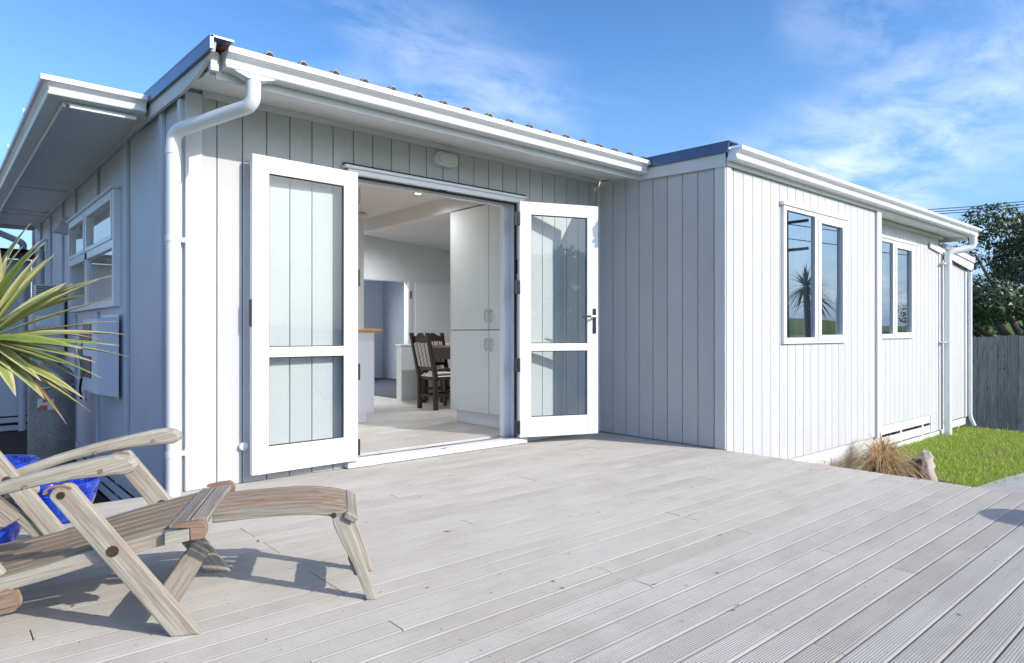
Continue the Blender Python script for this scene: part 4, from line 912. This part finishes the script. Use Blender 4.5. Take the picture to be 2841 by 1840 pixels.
for v0 in (-.012, .566):
    n = 14; pts = [(-.045, .345), (.0, .354), (.03, .356)] + [(.034 + .026 * math.cos(R(90 - 150 * i / n)), .326 + .031 * math.sin(R(90 - 150 * i / n))) for i in range(n + 1)] + [(.012, .296), (.010, .335), (-.045, .340)]
    uzprism('hinge_cheek', pts, v0, v0 + .030, 'teakbrown', 0, ch=.004, smooth=False)
    uzprism('rail_end', [(-.062, .3265), (.008, .3335), (.009, .297), (-.062, .283)], v0 + .001, v0 + .028, 'teak', R(12), ch=.002)
def footz(u):
    t = min(1, max(0, (u - .06) / .43)); return float(np.interp(t, [0, .2, .45, .62, .75, .85, .93, 1], [.3445, .3495, .3540, .3535, .3500, .3435, .3360, .3270]))
us3 = [.052 + .0219 * i for i in range(21)]
nF = 6; f0, f1 = .115, .455; wF = (f1 - f0) / nF
for k in range(nF):
    edge = k in (0, nF - 1)
    slat('foot_slat', us3, (lambda u: footz(u) - .001) if edge else footz, f0 + k * wF + .013, f0 + (k + 1) * wF - .013, .034 if edge else .020, 'slat' if not edge else 'teakgrey', 0)
crossboard('end_board', .491, .326, .532, .302, f0 - .004, f1 + .004, .028, 'teakgrey', .006)
MB().tube([(0, 0, 0), (0, -.003, 0)], .010, 12).build('bolt', 'brass', lg, loc=(.447, f0 + .002, .313))
for v0 in (.128, .418):
    pts = [(.440, .312), (.497, .300), (.515, .245), (.545, .16), (.575, .07), (.596, 0), (.562, 0), (.540, .06), (.508, .14), (.470, .22), (.448, .27)]
    uzprism('foot_leg', pts, v0, v0 + .030, 'teak', R(-68), ch=.004)
crossboard('foot_crossbar', .512, .150, .536, .085, .158, .418, .018, 'teakgrey')
crossboard('cross_brace', -.075, .150, -.030, .085, .016, .564, .018, 'teakgrey')
# backrest, leaning out of the picture to the left
for v0 in (.035, .52): pts, a = strap((-.60, .20), (-1.13, .74), .046, round0=True); uzprism('backrest_rail', pts, v0, v0 + .024, 'teak', a)
for k in range(6):
    pts, a = strap((-.66, .275), (-1.10, .724), .016, False, False); uzprism('backrest_slat', pts, .066 + k * .075, .128 + k * .075, 'teakgrey', a, ch=.003)

# ------------------------------------------------------------------ pots and the spiky plant
def pot(loc, prof, label, name='plant_pot'):
    p = empty(name, loc); tag(p, label, 'pot', 'cobalt blue glazed pots')
    MB().lathe(prof, seg=48).build('body', 'glaze', p, True); zr = prof[-1][1]; MB().lathe([(.001, zr - .02), (prof[-1][0] + .001, zr - .02)], seg=32).build('soil', 'soil', p); return p
pot((-.640, -.245, 0), [(.095, 0), (.105, .01), (.135, .06), (.155, .11), (.160, .135), (.156, .142), (.166, .150), (.162, .158), (.176, .175), (.182, .192), (.180, .200), (.168, .203), (.155, .198), (.150, .18), (.148, .16)], 'shorter cobalt blue glazed pot with ringed neck behind the lounger')
pot((-.955, -.50, 0), [(.105, 0), (.115, .012), (.150, .09), (.175, .19), (.182, .25), (.180, .29), (.188, .31), (.196, .335), (.205, .352), (.205, .365), (.195, .372), (.178, .370), (.170, .35), (.166, .32)], 'taller cobalt blue glazed pot holding the spiky plant')
pt = empty('cordyline', (-.955, -.50, .30)); tag(pt, 'spiky cabbage-tree plant with long green and cream sword leaves at left', 'plant')
MB().tube([(0, 0, 0), (.02, .01, .3), (0, 0, .60)], [.04, .034, .03], 12).build('stem', 'bark', pt, True)
def sword(L_, w, droop, fold, seg=10):
    v = []; uv = []; f = []
    for i in range(seg + 1):
        t = i / seg; x = L_ * t; z = -droop * L_ * t * t
        hw = w * (.42 + .58 * min(1, t / .35)) * (1 - max(0, (t - .45) / .55) ** 1.5) * .5 + .0008
        for k in (-1, 0, 1): v.append((x, k * hw, z + (abs(k) * hw * fold))); uv.append(((k + 1) / 2, t))
    for i in range(seg):
        for k in range(2): a = i * 3 + k; f.append((a, a + 1, a + 4, a + 3))
    me = bpy.data.meshes.new('leaf'); me.from_pydata(v, [], f); l = me.uv_layers.new(name='UVMap')
    for p in me.polygons:
        for li in p.loop_indices: l.data[li].uv = uv[me.loops[li].vertex_index]
    me.shade_smooth(); return me
SW = {}
def leaf(az, el, L_, w, droop, mat, roll=0.0, base=(0, 0, .60)):
    me = sword(L_, w, droop, .35); me.materials.append(M[mat]); o = link('leaf', me, pt)
    Mx = Matrix.Rotation(az, 4, 'Z') @ Matrix.Rotation(-el, 4, 'Y') @ Matrix.Rotation(roll, 4, 'X')
    o.matrix_local = Matrix.Translation(base) @ Mx @ Matrix.Translation((.025, 0, 0)); md = o.modifiers.new('thickness', 'SOLIDIFY'); md.thickness = .0012; return o
rnd = random.Random(11)
CR = R(-41.15)          # azimuth of the picture's right-hand direction
for k in range(74):
    az = rnd.uniform(0, 2 * math.pi); s = rnd.random(); el = R(82 - 112 * s ** .85); L_ = rnd.uniform(.40, .60) * (.85 if el < R(-5) else 1) * (.78 if el > R(50) else 1)
    leaf(az, el, L_, rnd.uniform(.042, .060), rnd.uniform(.02, .20) if el > R(10) else rnd.uniform(.05, .22), 'sword' if rnd.random() < .75 else 'swordlight', rnd.uniform(-.7, .7), (rnd.uniform(-.02, .02), rnd.uniform(-.02, .02), .62 + .10 * (1 - s) - .06 * s))
# leaves that reach into the picture, picked out one by one (angle in the picture, length)
for (ang_, L_, w, dr, mt, off) in ((62, .42, .042, .05, 'sword', .1), (48, .50, .036, .04, 'sword', -.2), (33, .52, .040, .05, 'sword', .15), (27, .56, .032, .05, 'sword', -.3), (20, .58, .038, .03, 'sword', .0), (12, .50, .036, .05, 'sword', .3), (6, .53, .030, .06, 'sword', -.2), (0, .52, .028, .06, 'swordlight', .2), (-6, .50, .028, .10, 'sword', -.1), (-14, .50, .040, .10, 'swordlight', .1), (-22, .34, .034, .15, 'sword', -.3), (74, .37, .044, .02, 'sword', -.15), (84, .36, .044, .0, 'sword', .2), (-38, .50, .030, .14, 'sworddead', .0), (-30, .34, .022, .12, 'sworddead', .35)):
    leaf(CR + off, R(ang_), L_, w * 1.3, dr, mt, rnd.uniform(-.5, .5), (.0, .0, .62))

# ------------------------------------------------------------------ grey fence, tree and the rest of the garden
FWD = Vector((math.sin(R(41.15)), math.cos(R(41.15)), 0)); RGT = Vector((math.cos(R(41.15)), -math.sin(R(41.15)), 0)); C0 = Vector((-1.148, -4.309, 0))
def at(lat, dep, z=0): p = C0 + RGT * lat + FWD * dep; return Vector((p.x, p.y, z))
fo_ = at(7.9, 12.0, -.82); fo_.y += 1.2; fence = empty('paling_fence', fo_, R(-90)); tag(fence, 'weathered grey timber paling fence beyond the lawn', 'fence')
for k in range(40):
    x = -.9 + k * .146; h = 1.56 + rnd.uniform(-.012, .012) + .008 * k
    o = cbox('paling', x + .004, x + .141, -.009, .009, 0, round(h, 2), 'fence', fence, .002); o.rotation_euler = (0, rnd.uniform(-.004, .004), 0)
for z in (.25, .85, 1.4): cbox('rail', -.9, 4.8, .010, .055, z, z + .09, 'fence', fence, .003)
for x in (-.6, 1.2, 3.0, 4.6): cbox('post', x, x + .1, .056, .15, -.1, 1.55, 'fence', fence, .003)
def strip(name, a, b, d0, d1, z, mat): sheet(name, [tuple(at(a, d0).xy), tuple(at(b, d0).xy), tuple(at(b, d1).xy), tuple(at(a, d1).xy)], z, mat, .03)
strip('driveway', 6.0, 14, 10.9, 11.65, -.835, 'asphalt')
# leaf clouds
def leafcloud(clumps, n, size, seed, squash=.55, flat=.6):
    g = np.random.default_rng(seed); c = np.array([k[:3] for k in clumps]); r_ = np.array([k[3] for k in clumps]); w_ = r_ ** 2 / (r_ ** 2).sum()
    idx = g.choice(len(c), n, p=w_); d = g.normal(size=(n, 3)); d /= np.linalg.norm(d, axis=1)[:, None]
    rad = r_[idx] * (.55 + .5 * g.random(n) ** .6); d[:, 2] *= squash
    p = c[idx] + d * rad[:, None]
    nrm = d + g.normal(size=(n, 3)) * flat; nrm[:, 2] += .45; nrm /= np.linalg.norm(nrm, axis=1)[:, None]
    a = np.cross(nrm, g.normal(size=(n, 3))); a /= np.linalg.norm(a, axis=1)[:, None]; b = np.cross(nrm, a)
    L_ = size * (.7 + .6 * g.random(n))[:, None]; Wd = L_ * .42
    v = np.stack([p - a * L_ / 2, p + b * Wd / 2 + nrm * L_ * .08, p + a * L_ / 2, p - b * Wd / 2 + nrm * L_ * .08], 1).reshape(-1, 3)
    return v, np.arange(4 * n, dtype=np.int32)
def quadmesh(name, v, idx, mat):
    n = len(idx) // 4; me = bpy.data.meshes.new(name); me.vertices.add(len(v)); me.vertices.foreach_set('co', v.astype(np.float32).ravel())
    me.loops.add(4 * n); me.loops.foreach_set('vertex_index', idx); me.polygons.add(n); me.polygons.foreach_set('loop_start', np.arange(0, 4 * n, 4, dtype=np.int32)); me.polygons.foreach_set('loop_total', np.full(n, 4, dtype=np.int32))
    me.materials.append(M[mat]); me.update(calc_edges=True); me.validate(); return me
def tree(name, base, clumps, limbs, nleaf, size, label, seed, mat='treeleaf', cat='tree', group=None):
    t = empty(name, base); tag(t, label, cat, group)
    m = MB()
    for path, r0, r1 in limbs:
        n = len(path); m.tube(path, [r0 + (r1 - r0) * i / (n - 1) for i in range(n)], 8)
    m.build('trunk', 'bark', t, True)
    v, i = leafcloud(clumps, nleaf, size, seed); link('crown', quadmesh('crown', v, i, mat), t); return t
# the big tree behind the fence: local x to the right of the picture, y away
tp = at(13.9, 17.5, -1.0); g = random.Random(5)
clumps = []
for k in range(64):
    a = g.uniform(0, 2 * math.pi); rr = 5.0 * math.sqrt(g.random()); zc = 3.0 + 2.35 * (1 - (rr / 5.2) ** 2) * g.uniform(.35, 1.0) - .25 * (rr > 4) - g.random() * .8
    clumps.append((rr * math.cos(a), rr * math.sin(a) * .8, zc, g.uniform(.55, 1.0)))
for k in range(26):
    a = g.uniform(0, 2 * math.pi); rr = g.uniform(2.6, 5.0); clumps.append((rr * math.cos(a), rr * math.sin(a) * .8, g.uniform(1.1, 2.6), g.uniform(.4, .75)))
limbs = []
for k in range(11):
    a = g.uniform(0, 2 * math.pi); rr = g.uniform(2.2, 4.2); ex, ey, ez = rr * math.cos(a), rr * math.sin(a) * .8, g.uniform(2.6, 4.4)
    path = [(.3 * math.cos(a), .2 * math.sin(a), .3), (ex * .28 + g.uniform(-.2, .2), ey * .28, ez * .38), (ex * .6 + g.uniform(-.3, .3), ey * .6, ez * .66 + g.uniform(-.2, .2)), (ex, ey, ez)]
    limbs.append((path, g.uniform(.13, .2), .03))
    for q in range(3):
        t = g.uniform(.45, .85); sx, sy, sz = ex * t, ey * t, ez * (.25 + .7 * t); b_ = a + g.uniform(-1, 1)
        limbs.append(([(sx, sy, sz), (sx + .5 * math.cos(b_), sy + .5 * math.sin(b_), sz + .35), (sx + 1.1 * math.cos(b_), sy + 1.0 * math.sin(b_), sz + .8)], .05, .012))
limbs.append(([(0, 0, 0), (.05, 0, .5), (0, .1, 1.0)], .42, .25))
tr_ = tree('broadleaf_tree', tp, clumps, limbs, 85000, .105, 'large dark evergreen tree with spreading crown behind the paling fence', 3)
tr_.rotation_euler = (0, 0, R(-41.15))
# undergrowth behind the fence
sh = at(13.2, 15.0, -1.0); cl = [(g.uniform(-5, 5), g.uniform(-.6, .6), g.uniform(.6, 1.7), g.uniform(.4, .75)) for _ in range(26)]
s_ = tree('shrub_row', sh, cl, [([(x_, 0, 0), (x_ + .1, .1, .9)], .05, .02) for x_ in (-4, -2, 0, 2, 4)], 16000, .09, 'low leafy shrubs showing just over the paling fence', 9, 'hedge', 'shrub'); s_.rotation_euler = (0, 0, R(-41.15))

# lawn grass
def blades(n, reg, zf, h0, h1, w, mat, name, seed, lean=.5):
    g_ = np.random.default_rng(seed); P0 = reg(g_, n); n = len(P0)
    a = g_.random(n) * 2 * np.pi; h = h0 + (h1 - h0) * g_.random(n); ln = (g_.random(n) * lean)[:, None]; b = g_.random(n) * 2 * np.pi
    sd = np.stack([np.cos(a), np.sin(a), np.zeros(n)], 1) * w; le = np.stack([np.cos(b), np.sin(b), np.zeros(n)], 1) * ln * h[:, None]; up = np.array([0, 0, 1.0])
    v = np.stack([P0 - sd, P0 + sd, P0 + le * .45 + up * (h * .62)[:, None] + sd * .7, P0 + le + up * h[:, None] - sd * .15], 1).reshape(-1, 3)
    return link(name, quadmesh(name, v, np.arange(4 * n, dtype=np.int32), mat))
def lawn_region(g_, n):
    x = 4.0 + g_.random(n) ** 1.2 * 9.5; y = -4.6 + g_.random(n) * 3.5
    bed = (x < 6.32 - .22 * ((y + 1.9) / .5) ** 2 * .3) & (y > -2.5)
    path = y < -2.42 - .17 * (x - 6.2) + .10 * np.sin(x * 9) * np.sin(x * 3.7) - .16 * g_.random(len(x)) ** 2
    hs_ = (y > -1.37) & (x < 6.9)
    k = ~(bed | path | hs_); x, y = x[k], y[k]; zg = np.array([GH(a, b) for a, b in zip(x, y)]); return np.stack([x, y, zg], 1)
tag(blades(95000, lawn_region, None, .018, .052, .0028, 'grass', 'lawn_grass', 4, .8), 'bright green mown lawn grass beside the house', 'grass', kind='stuff')
def strip_region(g_, n):
    l = 6.8 + g_.random(n) * 5; d = 11.66 + g_.random(n) * .6; p = np.array([tuple(at(a, b)) for a, b in zip(l, d)]); p[:, 2] = -.86; return p
tag(blades(9000, strip_region, None, .04, .10, .004, 'grass', 'verge_grass', 6), 'narrow strip of grass along the foot of the paling fence', 'grass', kind='stuff')
# sedge tufts
def tuft(loc, n, h, spread, label, seed):
    g_ = random.Random(seed); v = []; f = []
    for k in range(n):
        a = g_.uniform(0, 2 * math.pi); r0 = g_.random() * .07; L_ = h * g_.uniform(.6, 1.15); out = spread * g_.uniform(.15, 1.0); base = Vector((r0 * math.cos(a), r0 * math.sin(a), 0)); sw = Vector((-math.sin(a), math.cos(a), 0)); w_ = .0038; s0 = len(v); tw = g_.uniform(-.6, .6); d = Vector((math.cos(a + tw), math.sin(a + tw), 0))
        for i in range(6):
            t = i / 5; p = base + d * out * t ** 1.7 + Vector((0, 0, 1)) * (L_ * (1 - (1 - t) ** 1.6) - out * .75 * t ** 3); hw = w_ * (1 - .75 * t); v += [tuple(p - sw * hw), tuple(p + sw * hw)]
        f += [(s0 + 2 * i, s0 + 2 * i + 1, s0 + 2 * i + 3, s0 + 2 * i + 2) for i in range(5)]
    me = bpy.data.meshes.new('sedge_tuft'); me.from_pydata(v, [], f); me.materials.append(M['sedge']); o = link('sedge_tuft', me, None, loc); return tag(o, label, 'grass tuft', 'brown sedge tufts beside the deck')
tuft((5.93, -1.74, -.47), 760, .34, .62, 'bushy rust-brown sedge tuft in front, next to the driftwood', 1)
tuft((6.30, -1.62, -.47), 460, .40, .44, 'taller brown sedge tuft behind, against the white wall', 2)
tuft((5.25, -1.56, -.47), 200, .25, .40, 'sparse brown sedge tuft at the deck edge by the corner', 3)
tuft((4.65, -1.52, -.47), 90, .32, .40, 'thinnest wisp of sedge beside the deck', 4)
# driftwood stump
ds = empty('driftwood', (6.16, -2.06, -.50)); tag(ds, 'pale upright driftwood stump with dark roots beside the sedge', 'driftwood')
g = random.Random(8); P_ = [(0, 0, 0), (.01, -.01, .05), (-.02, .0, .10), (.015, .01, .15), (.005, .015, .20), (.03, .01, .245), (.025, .015, .285), (.04, .02, .30)]
o = MB().tube(P_, [.095, .080, .074, .078, .062, .060, .046, .012], 20).build('stump', 'drift', ds, True)
for vtx in o.data.vertices:
    c_ = vtx.co; a = math.atan2(c_.y, c_.x); c_ += Vector((math.cos(a), math.sin(a), .3)) * (.012 * math.sin(3 * a + 21 * c_.z) + .007 * math.sin(7 * a - 33 * c_.z) + g.uniform(-.002, .002))
for k in range(16):
    a = g.uniform(1.4, 3.6); L_ = g.uniform(.18, .42); z0 = g.uniform(.04, .20)
    MB().tube([(0, .0, z0), (math.cos(a) * L_ * .4, math.sin(a) * L_ * .4, z0 + g.uniform(-.02, .03)), (math.cos(a) * L_ * .8, math.sin(a) * L_ * .8, z0 * .6), (math.cos(a + .2) * L_, math.sin(a + .2) * L_, .01)], [.024, .018, .012, .004], 7).build('root', 'root', ds, True)
for k in range(7):
    a = g.uniform(-.8, 1.0); L_ = g.uniform(.05, .11)
    MB().tube([(.03, .01, .27), (.03 + math.cos(a) * L_ * .6, math.sin(a) * L_ * .6, .275), (.03 + math.cos(a) * L_, math.sin(a) * L_, .24)], [.010, .006, .002], 6).build('root', 'root', ds, True)
# overhead wires to the right
for k, (z0, z1) in enumerate(((6.62, 7.3), (6.47, 7.1), (6.36, 6.85))):
    a, b = at(21, 45, z0 + 2.35), at(44, 45, z1 + 3.9); n = 12; path = [a.lerp(b, i / n) + Vector((0, 0, -.5 * math.sin(math.pi * i / n))) for i in range(n + 1)]
    o = MB().tube(path, .028, 5).build('overhead_wire', 'wire'); tag(o, ('topmost', 'middle', 'lowest')[k] + ' of the thin overhead wires in the sky at right', 'wire', 'overhead wires')

# ------------------------------------------------------------------ what stands behind the camera (seen in the glass and as the round shadow)
ur = empty('garden_urn', (3.52, -4.56, 0)); tag(ur, 'big round blue urn out of view, its shadow on the deck', 'urn')
MB().lathe([(.13, 0), (.15, .02), (.24, .14), (.30, .28), (.30, .40), (.25, .52), (.18, .585), (.17, .60), (.19, .63), (.185, .64), (.155, .64), (.15, .60)], seg=40).build('body', 'glaze', ur, True)
def palm(loc, h, label, seed, n=70, L0=.8):
    g_ = random.Random(seed); t = empty('cabbage_tree', loc); tag(t, label, 'tree', 'cabbage trees across the street'); MB().tube([(0, 0, 0), (.08, .05, h * .5), (0, 0, h)], [.14, .11, .09], 10).build('trunk', 'bark', t, True)
    v = []; f = []
    for k in range(n):
        az = g_.uniform(0, 2 * math.pi); el = R(85 - 125 * g_.random()); L_ = L0 * g_.uniform(.8, 1.15); d = Vector((math.cos(az) * math.cos(el), math.sin(az) * math.cos(el), math.sin(el))); sd = d.cross(Vector((0, 0, 1))).normalized() * .035; s0 = len(v)
        for i in range(5): q = i / 4; p = Vector((0, 0, h)) + d * L_ * q - Vector((0, 0, .3 * q * q * L_)); w_ = (1 - q * .95); v += [tuple(p - sd * w_), tuple(p + sd * w_)]
        f += [(s0 + 2 * i, s0 + 2 * i + 1, s0 + 2 * i + 3, s0 + 2 * i + 2) for i in range(4)]
    me = bpy.data.meshes.new('crown'); me.from_pydata(v, [], f); me.materials.append(M['hedge']); link('crown', me, t)
palm((19.5, -8.1, -.6), 3.0, 'taller cabbage tree mirrored in the wide wing window', 1, 90, .95)
palm((20.6, -8.3, -.6), 2.7, 'second cabbage tree mirrored beside the taller one', 2, 90, .95)
palm((18.4, -8.4, -.6), 1.2, 'short cabbage tree mirrored low in the wide wing window', 3, 60, .8)
up_ = empty('utility_pole', (27.2, -12.6, -.6)); tag(up_, 'utility pole with crossarms mirrored in the wing window', 'pole')
MB().tube([(0, 0, 0), (0, 0, 8.4)], [.14, .10], 10).build('pole', 'bark', up_, True)
for z in (5.1, 6.3, 7.6): cbox('crossarm', -.05, .05, -1.0, 1.0, z, z + .12, 'bark', up_, .01)
for k in range(5):
    n = 10; a = Vector((27.2, -13.5 + .45 * k, 5.3 + .55 * k)); b = Vector((60, -2 + .3 * k, 5.2 + .5 * k)); o = MB().tube([a.lerp(b, i / n) - Vector((0, 0, .5 * math.sin(math.pi * i / n))) for i in range(n + 1)], .02, 5).build('pole_wire', 'wire'); tag(o, ('first', 'second', 'third', 'fourth', 'fifth')[k] + ' wire up from the lowest crossarm of the utility pole', 'wire', 'wires on the utility pole')
sl_ = empty('street_lamp', (24.5, -9.0, -.6)); tag(sl_, 'street lamp on an outreach arm mirrored in the wing window', 'street lamp'); MB().tube([(2.5, -1.3, 3.0), (1.2, -.6, 3.8), (0, 0, 4.6)], .05, 8).build('arm', 'chrome', sl_, True); MB().tube([(0, 0, 4.6), (-.3, .15, 4.75), (-.7, .35, 4.8)], [.08, .15, .05], 10).build('lamp_head', 'chrome', sl_, True); MB().tube([(2.5, -1.3, 0), (2.5, -1.3, 3.0)], .08, 8).build('pole', 'chrome', sl_, True)
g = random.Random(21)
cl = [(g.uniform(-2.2, 2.2), g.uniform(-2, 2), g.uniform(2.0, 4.6), g.uniform(.6, 1.1)) for _ in range(34)]
tree('garden_tree', (4.3, -24, -.5), cl, [([(0, 0, 0), (.1, 0, 1.4), (0, .2, 3.0)], .3, .12), ([(0, .1, 1.2), (1.0, .4, 2.4), (1.6, .6, 3.4)], .12, .04), ([(0, .1, 1.3), (-1.0, -.3, 2.5), (-1.5, -.5, 3.6)], .12, .04)], 9000, .26, 'round tree mirrored in the glass of the right-hand door', 12)
for k, (x0, w) in enumerate(((-14, 20), (9.5, 14))):
    cl = [(g.uniform(-w / 2, w / 2), g.uniform(-.4, .4), g.uniform(.4, 1.1), g.uniform(.4, .6)) for _ in range(int(w * 3.4))]
    tree('hedge', (x0 + (w / 2 if k else 0) - (2 if k else 0), -18, -.55), cl, [([(x_, 0, 0), (x_, 0, .8)], .05, .03) for x_ in np.linspace(-w / 2 + .5, w / 2 - .5, int(w / 1.5))], int(w * 420), .16, ('long clipped hedge across the garden, mirrored in the left-hand door', 'shorter clipped hedge behind the urn, mirrored in the right-hand door')[k], 30 + k, 'hedge', 'hedge')
nh = empty('neighbour_house', (-7.5, 3.2, -.6)); tag(nh, 'neighbouring pale house mirrored in the side window', 'house')
MB().box(-5, 0, -2, 11, 0, 2.6).build('wall', 'brick', nh); MB().prism([(-5.4, 2.61), (.4, 2.61), (-2.5, 3.7)], 'y', -2.4, 11.4).build('roof', 'roof', nh)
# far hills
def hills():
    n = 90; v = []; f = []
    for i in range(n + 1):
        a = 2 * math.pi * i / n; h_ = 10 + 9 * math.sin(i * .41) * math.sin(i * .17 + 1) + 4 * math.sin(i * 1.3); h_ = max(2.5, h_); c_, s_2 = math.cos(a), math.sin(a); v += [(620 * c_, 620 * s_2, -2), (680 * c_, 680 * s_2, h_), (760 * c_, 760 * s_2, -2)]
    for i in range(n):
        for k in range(2): q = i * 3 + k; f.append((q, q + 1, q + 4, q + 3))
    return tag(MB().add(v, f).build('hills', 'lawn', None, True), kind='structure')
hills()
